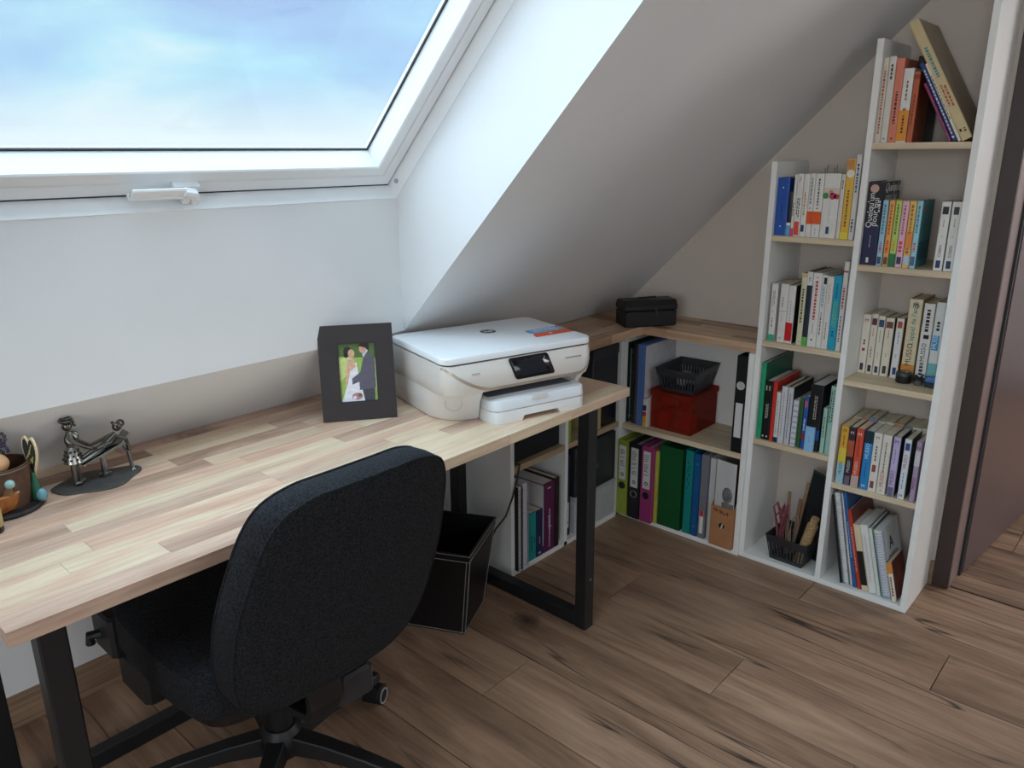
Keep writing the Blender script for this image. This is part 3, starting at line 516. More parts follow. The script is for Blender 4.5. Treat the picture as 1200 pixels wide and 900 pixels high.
# -- tall column, fourth shelf
row(-.245, .373, [
 (1.3120, .0230, .196, '#d9a63c', 'paperback with yellow head and light blue foot, leftmost of its row', dict(dec=[('band', .0, .36, '#9cc4d2', 0, 1), ('band', .36, .62, '#dcc64c', 0, 1), ('htext', 'M', .92, '#2c2018', .014), ('text', 'MUSSO', .16, '#33506a', .014), ('line', .62, .84, '#7a4a18', 1, .15)])),
 (1.3370, .0195, .196, '#332634', 'dark paperback with orange glow and white M', dict(dec=[('htext', 'M', .91, '#e2dede', .014), ('band', .5, .78, '#b05a3c', 0, 1), ('text', 'MUSSO', .22, '#d9d4d0', .013), ('band', .0, .16, '#6a6478', .1, .9)])),
 (1.3590, .0225, .196, '#d3523a', 'red-orange paperback with a white M', dict(dec=[('htext', 'M', .91, '#f0e6e0', .015), ('band', .0, .2, '#c0a7a0', 0, 1), ('text', 'MUSSO', .22, '#f0d8cc', .014), ('line', .5, .85, '#8a2a1c', 1, .12)])),
 (1.3860, .0245, .196, '#2584c4', 'bright blue paperback with a dark head', dict(dec=[('band', .8, 1., '#16323e', 0, 1), ('htext', 'M', .06, '#e6eef4', .014), ('text', 'MUSSO', .53, '#cfe6f2', .016), ('line', .18, .48, '#0f4a7c', 1, .12)])),
 (1.4115, .0245, .196, '#ddd8ce', 'first white paperback, beside the bright blue one', dict(dec=[('htext', 'M', .92, '#26262a', .013), ('line', .5, .8, '#4c4846', 1, .16), ('band', .34, .46, '#8a4a48', .25, .7), ('band', .06, .18, '#7c4a4c', .25, .7)])),
 (1.4378, .0258, .196, '#dcd6ca', 'white paperback with red MUSSO lettering between the other white one and the lilac one', dict(dec=[('text', 'MUSSO', .12, '#a8323a', .016), ('line', .36, .88, '#6a6258', 1, .14), ('disc', .06, '#a8323a', .002)])),
 (1.4690, .0200, .196, '#bcaed2', 'lilac paperback with purple MUSSO and dark cover', dict(back='#2a2a40', dec=[('htext', 'M', .92, '#4a2440', .014), ('text', 'MUSSO', .2, '#6a1f52', .015), ('band', .0, .16, '#6c6c88', .1, .9), ('line', .55, .8, '#7c6c9a', 1, .12)])),
 (1.5005, .0190, .196, '#d6dade', 'white paperback with grey-green cover and black M at its foot', dict(back='#3c4840', dec=[('htext', 'M', .06, '#26262a', .013), ('text', 'MUSSO', .52, '#9a4650', .014), ('band', .82, .94, '#2c4a7c', .2, .85), ('line', .16, .48, '#5a86b4', 1, .14)])),
 (1.5340, .0150, .196, '#a893ac', 'mauve paperback touching the tall side panel', dict(dec=[('htext', 'N', .9, '#2a2440', .012), ('text', 'MUSSO', .22, '#5c2050', .012), ('band', .6, .85, '#c9c6ca', 0, 1)])),
], .108)
x = 1.310
for i, w in enumerate((.024, .021, .027, .026, .022, .029, .024, .026, .022)):
    book((x, -.128, .3733), w, .196 + .003*((i*7) % 3), .108, ('#cfc6b4', '#b08d6a', '#7a8ca0', '#d8d0c0')[i % 4], 'paperback in the hidden second row, only its page edge showing', group='second row behind the paperbacks'); x += w+.0008
# -- tall column, bottom
def spiral_book(loc, w, h, d, col, label, lean, wire, rz=0., back=None, cat='notebook'):
    t = thing('spiral_notebook', label, cat, loc, rot=Matrix.Rotation(rz, 4, 'Z').to_3x3().to_4x4().__matmul__(Matrix.Rotation(-lean, 4, 'Y')).to_euler())
    MB().box(0, .0012, .006, d, 0, h).build('cover', mat(col, .5), t); MB().box(w-.0012, w, .006, d, 0, h).build('cover', mat(back or col, .5), t)
    MB().box(.0015, w-.0015, .009, d-.002, .002, h-.002).build('page_block', PAGESW, t)
    n = int(h/.0085); m = MB()
    for i in range(n): m.torus((w/2, .008, .006 + i*(h-.012)/(n-1)), w/2+.002, .0011, Matrix.Rotation(R(12), 4, 'X'), 10, 4)
    m.build('wire_binding', wire, t, smooth=True); return t
WIRE = mat('#b9bcc4', .3, 1.); WIREB = mat('#2c2d31', .4, .6); WIREL = mat('#c3c0da', .4, .3); WIREN = mat('#8ea3c8', .35, .5)
zb = T + .0004
book((1.363, -.235, zb), .0075, .307, .19, '#131417', 'thin black notebook leaning first in the bottom of the tall column', [], lean=R(11.1))
spiral_book((1.3722, -.235, zb), .0200, .318, .20, '#8b8f96', 'large wire-bound notebook leaning on the thin black one', R(11.6), WIRE)
spiral_book((1.3950, -.235, zb), .0085, .322, .20, '#c3c6cc', 'thin wire-bound notebook in front of the blue book, bottom of the tall column', R(11.8), WIRE)
for x, w, h, d, c, l, dec, bk, an in (
 (1.4062, .0120, .330, .21, '#285a94', 'tall blue book leaning in the bottom of the tall column', [('line', .3, .7, '#9cb6d4', 1, .2)], '#1f4a80', 12.3),
 (1.4195, .0130, .274, .20, '#b33a28', 'red book leaning between the tall blue one and the cream one', [('line', .2, .8, '#e0b09a', 1, .2)], '#6a2a24', 13.4),
 (1.4340, .0215, .228, .16, '#d8c8a6', 'cream book with a black lower half, leaning', [('band', .08, .60, '#1c1a18', .05, .95)], None, 13.6),
 (1.4570, .0235, .235, .17, '#dedcd8', 'thick white leaning book with plain spine', [('line', .15, .85, '#9c9c98', 1, .06)], None, 13.8),
 (1.4822, .0145, .230, .17, '#dcdcd6', 'white leaning book with dark green cover', [('band', .0, 1., '#1f7a54', .82, 1.)], '#1d4a3c', 13.8)):
    book((x, -.235, zb), w, h, d, c, l, dec, lean=R(an), back=bk, pages=PAGESW)
n9 = spiral_book((1.4985, -.238, zb), .0255, .228, .16, '#c9ccd2', 'wire-bound notebook with grey-white cover and round emblem', R(13.8), WIREN, back='#dcdcda')
text('A', .055, mat('#3a4250', .6), n9, frame_M((.0260, .055, .165), (0, 1, 0), (0, 0, 1)), 'cover_emblem', bold=.001)
m = MB(); [m.box(.0255, .0259, .04, .12, .125-.012*i, .130-.012*i) for i in range(2)]; m.build('cover_lettering', mat('#8a8f98', .6), n9)
b10 = book((1.5282, -.238, zb), .0150, .130, .12, '#e2d6c4', 'small book with dark red cover leaning last in the bottom row', [('band', .72, 1., '#e08a2c', 0, 1), ('line', .1, .65, '#7a3a2a', 1, .3)], lean=R(14.5), back='#6c1f16')
m = MB(); [m.box(.0150, .0153, .02+.022*i, .03+.022*i, .03+.02*(i % 2), .075+.012*(i % 3)) for i in range(4)]; m.build('cover_picture', mat('#a04a22', .5, var=.4), b10)

# -- knee-wall cabinet (spines face +x)
RZ = R(90); XK = .489
def kbook(y, w, h, d, col, label, dec=(), x=XK, **kw): return book((x, y, T+.0004), w, h, d, col, label, dec, rz=RZ, **kw)
spiral_book((.511, -.893, T+.0004), .020, .315, .21, '#141416', 'black notebook with black wire binding, first beside the cabinet side panel', 0, mat('#35373c', .35, .5), rz=RZ)
spiral_book((.508, -.868, T+.0004), .026, .318, .215, '#b9b2d0', 'white and lilac wire-bound notebook beside the black one', 0, WIREL, rz=RZ, back='#dedde2')
kbook(-.826, .047, .182, .13, '#199890', 'thick teal book beside the lilac notebook', [('line', .2, .55, '#0d3e44', 1, .14), ('line', .3, .5, '#0d3e44', 1, .08, .8)])
kbook(-.7775, .036, .180, .13, '#1d2a52', 'navy blue book between the teal and the purple one', [('line', .25, .45, '#aab4cc', 1, .1), ('band', .05, .09, '#9aa6c0', .3, .7)])
pb = kbook(-.7385, .062, .268, .20, '#5d1f4c', 'big purple book with white title along its spine', [('text', 'grand', .34, '#d9cbd6', .022), ('line', .04, .62, '#d3c3cf', 1, .10, .55), ('line', .90, .94, '#d3c3cf', 1, .3)], pages=PAGESW)
MB().prism([(.0, .03), (.0, .265), (.13, .265), (.10, .2), (.06, .1), (.03, .03)], 0, -.0006, .0004).build('cover_curve', mat('#d2ced0', .5), pb)
kbook(-.6745, .026, .272, .21, '#2a1a1f', 'dark brown-black book next to the purple one')
# hidden-cornered folder right of the divider
def binder(loc, w, h, d, col, label, rz=0., hole=.40, lab=(.48, .93), labcol='#d9d8d4', ringcol=None, marks=True, holecol=None):
    t = thing('ring_binder', label, 'binder', loc, rz=rz); c = mat(col, .45, var=.04, scale=60); k = .0025
    m = MB(); m.prism([(0, 0), (w, 0), (w, d), (w-k, d), (w-k, k), (k, k), (k, d), (0, d)], 2, 0, h); m.build('cover', c, t, bevel=.0006)
    MB().box(k+.002, w-k-.008, .03, d-.01, .006, h-.02).build('paper_stack', PAGESW, t)
    if lab:
        lb = MB().box(w*.18, w*.82, -.0005, .001, h*lab[0], h*lab[1]).build('spine_label', mat(labcol, .6, var=.03), t)
        if marks:
            m = MB(); rd = random.Random(int(loc[0]*1e4)); z = h*lab[1]-.018
            while z > h*lab[0] + .05:
                m.box(w*.27, w*rd.uniform(.5, .72), -.0009, 0, z, z+.0025); z -= rd.choice((.006, .006, .008, .014))
            m.build('label_lettering', mat('#5a5a5c', .6), lb)
            M = Matrix.Translation((w*.5, -.0006, h*lab[0]+.022)) @ Matrix.Rotation(R(90), 4, 'X')
            MB().annulus(.0045, .0075, 0, .0006, M).build('label_mark', mat('#2a2a2c', .5), lb)
    M = Matrix.Translation((w*.5, .0, h*hole)) @ Matrix.Rotation(R(90), 4, 'X')
    MB().lathe([(.0001, .0003), (.0125, .0003), (.0125, .0008), (.0001, .0008)], n=18, M=M).build('finger_hole', mat(holecol, .5) if holecol else BLACKP, t)
    MB().torus((w*.5, -.0008, h*hole), .0135, .0016, Matrix.Rotation(R(90), 4, 'X'), 20, 6).build('hole_ring', mat(ringcol or '#222326', .35, .3), t, smooth=True)
    return t
YB = -.288
binder((.4945, YB, T+.0004), .0480, .315, .27, '#93a236', 'lime green ring binder, leftmost in the bottom of the gable cabinet')
binder((.5475, YB, T+.0004), .0520, .315, .27, '#1b1c22', 'black ring binder between the lime and the magenta one', ringcol='#8a8c90', hole=.33, lab=(.42, .94))
binder((.6040, YB, T+.0004), .0500, .315, .27, '#9c3570', 'magenta ring binder beside the black one', hole=.36, lab=(.45, .94))
binder((.9480, -.258, .3914), .0400, .350, .24, '#101114', 'black ring binder with white pull ring standing at the right of the cabinet shelf', hole=.70, lab=(.16, .52), labcol='#cfcecb', marks=False, ringcol='#d8d6d0', holecol='#b9b7b0')
binder((.470, -.600, T+.0004), .040, .325, .30, '#20243e', 'navy ring binder right of the divider, behind the desk leg', rz=RZ, lab=(.1, .42), hole=.52)
def folder(loc, w, h, d, col, label, m=None, rz=0., band=None):
    t = thing('folder', label, 'folder', loc, rz=rz); mm = m or mat(col, .35, var=.08, scale=12); k = .0016
    MB().prism([(0, 0), (w, 0), (w, d), (w-k, d), (w-k, k), (k, k), (k, d), (0, d)], 2, 0, h).build('cover', mm, t)
    MB().box(k+.001, w-k-.001, .006, d-.006, .003, h-.012).build('paper_stack', PAGESW if not band else mat(band, .6), t); return t
folder((.6560, -.270, T+.0004), .0130, .300, .24, '#b4b84c', 'thin yellow-green folder beside the magenta binder')
folder((.6715, -.265, T+.0004), .0960, .330, .24, '#10522a', 'wide dark green folder in the middle of the gable cabinet', band='#1a4a2a')
tf = folder((.7800, -.262, T+.0004), .0310, .335, .24, '#17827f', 'teal folder with dark handwriting on its spine', band='#17706e')
m = MB(); [m.box(.008+.006*(i % 2), .011+.006*(i % 2), -.0006, .001, .18+.017*i, .192+.017*i) for i in range(7)]; m.build('spine_lettering', mat('#0b3034', .6), tf)
bf = folder((.8150, -.262, T+.0004), .0250, .330, .24, '#17558c', 'blue folder with two rivets beside the teal one', band='#174a7a')
for zz in (.04, .29): MB().lathe([(.0001, 0), (.004, 0), (.004, .001), (.0001, .001)], n=12, M=Matrix.Translation((.0125, 0, zz)) @ Matrix.Rotation(R(90), 4, 'X')).build('rivet', mat('#5c88b4', .3, .6), bf)
gf = folder((.8440, -.262, T+.0004), .0270, .335, .24, '#75767c', 'grey folder with red and white tag on its spine')
MB().cbox(.006, .020, -.0012, .001, .02, .115, .003, axis=1).build('tag', mat('#d9d6d2', .5), gf); MB().box(.0065, .0195, -.0016, 0, .09, .114).build('tag_band', mat('#b8323a', .5), gf)
folder((.8740, -.250, T+.0004), .0220, .325, .235, '#c4c3c1', 'pale grey folder behind the cardboard file')
mg = thing('magazine_file', 'brown cardboard magazine file with handwriting in the gable cabinet', 'file', (.8990, -.275, T+.0004))
CARD = mat('#a8744c', .8, var=.08, scale=20); k = .0025; w, d, h = .089, .24, .158
g = MB(); g.box(0, w, 0, k, 0, h); g.prism([(k, 0), (d, 0), (d, .26), (.13, .26), (k, h)], 0, 0, k); g.prism([(k, 0), (d, 0), (d, .26), (.13, .26), (k, h)], 0, w-k, w); g.box(k, w-k, k, d, 0, k); g.box(k, w-k, d-k, d, k, .26); g.build('body', CARD, mg)
MB().lathe([(.0001, 0), (.011, 0), (.011, .0006), (.0001, .0006)], n=18, M=Matrix.Translation((w*.52, 0, .085)) @ Matrix.Rotation(R(90), 4, 'X')).build('finger_hole', BLACKP, mg)
MB().prism([(-.004, -.010), (.002, -.011), (.006, .008), (.001, .010)], 1, -.0012, 0, M=Matrix.Translation((w*.52, 0, .085))).build('hole_flap', mat('#c9b79c', .8), mg)
rd = random.Random(4); m = MB()
for i in range(12): m.box(.010+.005*i, .0135+.005*i, -.0006, .001, .138+.004*math.sin(i*2.1)-(.006 if i > 5 else 0), .146+.004*math.sin(i*1.3)-(.006 if i > 5 else 0))
m.build('handwriting', mat('#5c3a1c', .8), mg)
mgz = thing('magazine', 'grey-white magazine with a faded face standing in the cardboard file', 'magazine', (.905, -.262, .024), rot=(0, 0, R(-6)))
MB().box(0, .078, 0, .004, 0, .325).build('pages', PAGESW, mgz); MB().box(0, .078, -.0008, 0, 0, .325).build('cover', mat('#c4c2c0', .45, var=.05, scale=15), mgz)
m = MB(); m.lathe([(.0001, 0), (.021, 0), (.021, .0004), (.0001, .0004)], n=20, M=Matrix.Translation((.05, -.0009, .20)) @ Matrix.Diagonal((1, 1, 1.45, 1)) @ Matrix.Rotation(R(90), 4, 'X')); m.box(.030, .078, -.0013, -.0008, .12, .17); m.build('cover_picture', mat('#6d6b6b', .5, var=.5, scale=40), mgz)

# -- gable cabinet upper shelf
ZS = .3914
def archive(loc, label, col, col2):
    t = thing('lever_arch_file', label, 'binder', loc)
    c = mat(col, .5); m = MB(); m.box(0, .002, 0, .23, 0, .322); m.box(.026, .028, 0, .23, 0, .322); m.box(.002, .026, .225, .23, 0, .322); m.build('cover', c, t)
    MB().box(.004, .024, .012, .222, .004, .30).build('paper_stack', mat(col2, .7), t)
    m = MB(); m.tube([(.016, -.002, .02), (.016, -.002, .30)], .0022, 8); [m.tube([(.010, .012, z), (.012, -.004, z), (.020, -.004, z), (.022, .012, z)], .0018, 6) for z in (.03, .10, .21, .285)]
    m.build('rod', mat('#8d9794', .3, 1.), t, smooth=True); return t
archive((.4945, -.240, ZS), 'dark green clip file with metal rods, leftmost on the cabinet shelf', '#1b3530', '#22332f')
book((.5245, -.235, ZS), .014, .318, .22, '#5a4640', 'slim brown folder beside the dark green clip file', [], name='folder', cat='folder')
fb = folder((.5410, -.240, ZS), .0270, .322, .235, '#5878b4', 'blue folder with a white inner sheet on the cabinet shelf')
MB().box(.0275, .0282, .008, .230, .006, .316).build('sheet', mat('#d5d3d6', .5), fb)
pk = thing('printed_packet', 'small printed packet with red, yellow and blue blocks beside the blue folder', 'packet', (.572, -.244, ZS))
MB().cbox(0, .017, 0, .06, 0, .112, .001).build('body', mat('#d9d5cf', .5), pk)
for z0, z1, c in ((.0, .02, '#d8b84a'), (.02, .045, '#d89a2c'), (.045, .062, '#b8322c'), (.066, .088, '#1c2c5c')): MB().box(.001, .016, -.0006, .001, z0, z1).build('printed_block', mat(c, .5), pk)
RED = glassy('red_plastic', (.80, .12, .06), .05, .10, .24, (.5, .06, .03))
rb = thing('storage_box', 'translucent red plastic storage box with lid on the cabinet shelf', 'box', (.596, -.222, ZS))
w, d, h, k = .172, .195, .148, .002; g = MB()
for a in ((0, w, 0, k, 0, h), (0, w, d-k, d, 0, h), (0, k, k, d-k, 0, h), (w-k, w, k, d-k, 0, h), (k, w-k, k, d-k, 0, k)): g.box(*a)
g.build('body', RED, rb); g = MB(); g.box(-.004, w+.004, -.004, d+.004, h, h+.004); g.box(-.004, w+.004, -.004, -.002, h-.016, h); g.box(w+.002, w+.004, -.004, d+.004, h-.016, h); g.build('lid', RED, rb)
MB().cbox(.045, .125, -.006, -.0042, .104, .136, .003, axis=1).build('catch', RED, rb)
for i, (a, b, c) in enumerate(((.012, .062, '#d9642c'), (.068, .088, '#3a1a14'), (.094, .150, '#b5471f'))):
    MB().cbox(a, b, .02+.01*i, .09, .003, .06+.012*(i % 2), .004).build('content', mat(c, .6), rb)
def basket(name, label, cat, loc, rz, w0, d0, w1, d1, h, col, slots, par=None):
    """tapered plastic basket: floor, rim and upright ribs with gaps"""
    t = thing(name, label, cat, loc, rz=rz); m = mat(col, .45, var=.05); k = .002
    def at(f, u, v): return Vector(((w0+(w1-w0)*f)/2*u, (d0+(d1-d0)*f)/2*v, h*f))
    MB().box(-w0/2, w0/2, -d0/2, d0/2, 0, k).build('floor_plate', m, t)
    g = MB()
    for f0, f1, e in ((.70, 1., .0), (.0, .16, .0)):
        for (u0, v0), (u1, v1) in (((-1, -1), (1, -1)), ((1, -1), (1, 1)), ((1, 1), (-1, 1)), ((-1, 1), (-1, -1))):
            a, b, c, dd = at(f0, u0, v0), at(f0, u1, v1), at(f1, u1, v1), at(f1, u0, v0); n = (b-a).cross(dd-a).normalized()*k
            g.loft([[a, b, c, dd], [a-n, b-n, c-n, dd-n]])
    g.build('band', m, t)
    for (u0, v0), (u1, v1), ns in (((-1, -1), (1, -1), slots), ((1, -1), (1, 1), int(slots*d1/w1)), ((1, 1), (-1, 1), slots), ((-1, 1), (-1, -1), int(slots*d1/w1))):
        for i in range(ns+1):
            s0 = (i)/ns-.27/ns; s1 = i/ns+.27/ns; s0, s1 = max(0, s0), min(1, s1); q = lambda f, s: at(f, u0+(u1-u0)*s, v0+(v1-v0)*s)
            a, b, c, dd = q(.15, s0), q(.15, s1), q(.71, s1), q(.71, s0); n = (b-a).cross(dd-a).normalized()*k
            MB().loft([[a, b, c, dd], [a-n, b-n, c-n, dd-n]]).build('rib', m, t)
    MB().tube([at(1, -1, -1), at(1, 1, -1), at(1, 1, 1), at(1, -1, 1)], .0028, 6, closed=True).build('rim', m, t, smooth=True)
    return t
basket('plastic_basket', 'dark grey slotted basket on top of the red storage box', 'basket', (.690, -.125, ZS+.1525), R(3), .13, .16, .165, .205, .088, '#33363b', 12)
m = MB(); rd = random.Random(2)
for i in range(5): m.ball((.665+.016*i, -.125+rd.uniform(-.03, .03), .573+rd.uniform(0, .012)), .024, 7, sc=(1, 1, .7))
cp = m.build('crumpled_paper', mat('#b9b3a8', .9, var=.15, scale=80)); tag(cp, 'crumpled white paper lying in the dark grey basket', 'paper')
# -- mesh basket in the short column
basket('plastic_basket', 'black slotted basket on the floor of the bookcase holding craft supplies', 'basket', (1.174, -.165, zb), R(-2), .115, .13, .148, .155, .092, '#2a2b2e', 11)
def tilted(name, label, cat, loc, rot, parts, group=None):
    t = thing(name, label, cat, loc, rot=rot, group=group)
    for nm, mb, mm in parts: mb.build(nm, mm, t, smooth=nm in ('tube', 'loops', 'cord', 'roll'))
    return t
tilted('picture_folder', 'dark green and black folder standing tilted in the black basket', 'folder', (1.200, -.130, .026), (R(-6), R(5), R(-24)), [('cover', MB().box(-.055, .055, 0, .003, 0, .305), mat('#173f3a', .5)), ('inner_sheet', MB().box(-.048, .052, -.003, -.0002, .0, .295), mat('#111417', .45))])
m = MB(); [m.tube([(.0, .0, 0), (.012*math.cos(i*1.3), .01*math.sin(i*1.3), .10), (.028*math.cos(i*1.3+.4), .02*math.sin(i*1.3), .15+.012*(i % 3)), (.02*math.cos(i*1.3+1.2), .018, .19-.01*(i % 2)), (.004, .0, .15)], .0038, 6) for i in range(7)]
tilted('ribbon_bundle', 'bundle of dusty pink ribbons at the left of the black basket', 'ribbon', (1.135, -.195, .024), (0, R(-4), 0), [('loops', m, mat('#7c3f4a', .7, var=.4, scale=60))])
for i, (x, a, c, hh) in enumerate(((1.150, -2, '#8a6a4e', .24), (1.162, 3, '#7c5a46', .21), (1.156, 7, '#a07c5a', .26))):
    tilted('craft_stick', ('short brown wooden stick in the black basket, nearest the ribbons', 'dark brown wooden stick, lowest of three in the black basket', 'longest light brown wooden stick in the black basket')[i], 'stick', (x, -.175+.02*i, .024), (R(-3*i), R(a), R(10*i)), [('board', MB().cbox(-.006, .006, -.002, .002, 0, hh, .0008), mat(c, .7, var=.2))], group='wooden sticks in the basket')
tilted('cork_roll', 'tan perforated cork roll leaning at the right of the black basket', 'roll', (1.208, -.205, .026), (R(4), R(14), 0), [('roll', MB().lathe([(.001, 0), (.018, 0), (.018, .165), (.013, .166), (.013, .195), (.001, .195)], n=16), mat('#a98a62', .9, var=.45, scale=160, bump=.5, bscale=180))])
m = MB(); m.tube([(0, 0, .02), (-.006, -.004, .09), (.004, -.006, .16), (.018, -.004, .175), (.024, -.002, .14), (.016, -.003, .08), (.008, 0, .06)], .0016, 6)
tilted('wire_loop', 'thin pale wire loop in front of the dark folder in the black basket', 'wire', (1.172, -.205, .026), (0, 0, 0), [('cord', m, mat('#a4a098', .4, .5))])
# -- small items on the third shelf
cs = thing('round_tin', 'small black tin with dark green lid in front of the tallest cream novel', 'tin', (1.452, -.168, .7225))
MB().lathe([(.001, 0), (.021, 0), (.0225, .003), (.0225, .022), (.001, .022)], n=20).build('tin_body', BLACKP, cs, smooth=True); MB().lathe([(.001, .022), (.0235, .022), (.0235, .030), (.021, .033), (.001, .034)], n=20).build('lid', mat('#23362e', .3), cs, smooth=True)
m = MB(); m.annulus(.0085, .011, 0, .002, Matrix.Translation((.006, -.004, .036))); m.build('ring_pull', mat('#bdb4a8', .3, 1.), cs, smooth=True)
gl = thing('figurine', 'tiny dark figurine with black and grey parts between the tin and the side panel', 'figurine', (1.494, -.170, .7225))
MB().lathe([(.001, 0), (.012, 0), (.014, .004), (.009, .012), (.001, .014)], n=12).build('base', mat('#5a5450', .5), gl, smooth=True)
m = MB(); m.tube([(-.012, 0, .010), (-.006, 0, .026), (.004, -.002, .018), (.012, 0, .034)], .0032, 6); m.tube([(-.010, 0, .030), (.002, 0, .02), (.014, 0, .012)], .003, 6); m.build('limbs', BLACKP, gl, smooth=True)
bx2 = thing('small_box', 'small dark teal box with blue and white top beside the tall side panel', 'box', (1.515, -.185, .7225))
MB().cbox(0, .034, 0, .03, 0, .016, .002).build('body', mat('#1d3038', .4), bx2); MB().cbox(0, .034, 0, .03, .016, .030, .003).build('lid', mat('#4a76b0', .4, var=.4, scale=90), bx2)
# wire letter holder behind the white books
wh = thing('wire_holder', 'clear wire letter holder behind the white books on the short column', 'holder', (1.12, -.10, 1.1503))
m = MB(); m.tube([(0, 0, 0), (0, 0, .205), (.03, 0, .205), (.03, 0, 0)], .001, 6); m.tube([(0, .02, 0), (0, .02, .215), (.03, .02, .215), (.03, .02, 0)], .001, 6); m.tube([(0, 0, .001), (0, .02, .001)], .001, 6); m.build('wire', mat('#6a6864', .4, .7), wh)

# ================================================================== THINGS ON THE DESK
# -- printer
PR = thing('printer', 'white multifunction printer with touch screen and stickers at the far end of the desk', 'printer', (.652, -1.174, .7503), rz=R(74.35))
PW = mat('#e6e4e1', .42, var=.01); PW2 = mat('#dcd6cf', .4, var=.01); PCH = mat('#b9aa98', .35, .35, var=.03); PDK = mat('#3a3f46', .5)
def arc(cx, cy, r, a0, a1, n=7): return [(cx + r*math.cos(R(a0+(a1-a0)*i/(n-1))), cy + r*math.sin(R(a0+(a1-a0)*i/(n-1)))) for i in range(n)]
def rrect(a, yf, yb, rf, rb): return arc(-a+rf, yf+rf, rf, 180, 270) + arc(a-rf, yf+rf, rf, 270, 360) + arc(a-rb, yb-rb, rb, 0, 90) + arc(-a+rb, yb-rb, rb, 90, 180)
def rings(spec): return [[(x, y, z) for x, y in pl] for z, pl in spec]
def leftblk(yf, r, a): return [(-.118, .165), (-a, .165)] + arc(-a+r, yf+r, r, 180, 270, 9) + [(-.118, yf)]
def rightblk(yf, r, a): return [(.188, .165), (.188, yf)] + arc(a-r, yf+r, r, 270, 360, 7) + [(a, .165)]
lo_ = MB(); lo_.loft(rings([(0, leftblk(-.136, .095, .214)), (.006, leftblk(-.140, .096, .219)), (.05, leftblk(-.150, .085, .224)), (.0795, leftblk(-.166, .055, .226))]))
lo_.loft(rings([(0, rightblk(-.12, .016, .205)), (.05, rightblk(-.14, .02, .215)), (.0795, rightblk(-.160, .03, .224))])); lo_.box(-.118, .188, -.02, .165, 0, .0795)
lo_.build('lower_body', PW, PR, smooth=True)
up_ = MB(); up_.loft(rings([(.0795, rrect(.226, -.166, .157, .055, .02)), (.083, rrect(.2275, -.180, .157, .055, .02)), (.105, rrect(.229, -.186, .157, .050, .02)), (.135, rrect(.229, -.181, .157, .04, .02)), (.158, rrect(.228, -.170, .157, .03, .02))]))
ub = up_.build('upper_body', PW2, PR, smooth=True)
MB().loft(rings([(.158, rrect(.222, -.164, .152, .026, .02)), (.1625, rrect(.222, -.164, .152, .026, .02))])).build('lid_gap', BLACKP, PR)
ld = MB().loft(rings([(.1625, rrect(.228, -.171, .157, .028, .025)), (.176, rrect(.228, -.171, .157, .028, .025)), (.1785, rrect(.226, -.169, .155, .027, .024)), (.179, rrect(.222, -.165, .151, .025, .022))])).build('scanner_lid', mat('#e9eaeb', .28, var=.01), PR, smooth=True)
# champagne band sweeping along the lower edge of the control panel
def face_y(x, z):
    zs = [(.0795, -.166, .055), (.083, -.180, .055), (.105, -.186, .05), (.135, -.181, .04), (.158, -.170, .03)]
    for (z0, y0, r0), (z1, y1, r1) in zip(zs, zs[1:]):
        if z <= z1:
            f = (z-z0)/(z1-z0); yf = y0+(y1-y0)*f; r = r0+(r1-r0)*f; break
    a = .2285; e = abs(x)-(a-r)
    return yf if e <= 0 else yf + r - math.sqrt(max(0, r*r-min(e, r)**2))
m = MB(); xs = [-.2275+.455*i/48 for i in range(49)]; vs = []; fs = []
for x in xs:
    zl = .0835 + .068*max(0, (-x-.10)/.128)**1.6 + .045*max(0, (x-.165)/.063)**2; zh = min(.156, zl+.0085)
    vs += [(x*1.002, face_y(x, zl)-.0012, zl), (x*1.002, face_y(x, zh)-.0012, zh)]
m.add(vs, [(2*i, 2*i+2, 2*i+3, 2*i+1) for i in range(48)]); m.build('accent_band', PCH, ub, smooth=True)
# touch screen on the leaning front
P0, P1 = Vector((0, -.1755, .155)), Vector((0, -.1875, .106)); sd = (P0-P1).normalized()
SMx = frame_M((.020, (P0.y+P1.y)/2-.0015, (P0.z+P1.z)/2), (1, 0, 0), sd) @ Matrix(((1, -.30, 0, 0), (0, 1, 0, 0), (0, 0, 1, 0), (0, 0, 0, 1)))
sc_ = MB().cbox(-.061, .061, -.0285, .0285, -.004, .0022, .005, M=SMx).build('touch_screen', mat('#0d0f14', .12), PR, smooth=True)
MB().box(-.040, .038, -.021, .021, .0022, .0026, M=SMx).build('display', mat('#1a1e26', .15, var=.2, scale=20), sc_)
text('((·', .006, mat('#aab4c4', .4), sc_, SMx @ Matrix.Translation((.043, .019, .0026)), 'wireless_icon')
m = MB(); [m.box(.125+.010*i, .1325+.010*i, -.0012, .001, .0, .0035, M=frame_M((0, -.1802, .139), (1, 0, 0), sd) @ Matrix.Rotation(R(90), 4, 'X')) for i in range(5)]
m2 = MB(); FM = frame_M((0, -.1822, .1335), (1, 0, 0), sd)
for i in range(7): m2.box(.128+.0075*i, .1340+.0075*i, 0, .0035, -.001, .0008, M=FM)
m2.build('model_lettering', mat('#9a958e', .4), ub)
m2 = MB(); [m2.box(-.158+.008*i, -.152+.008*i, 0, .002, -.001, .0008, M=FM) for i in range(3)]; m2.build('lettering', mat('#a39d95', .4), ub)
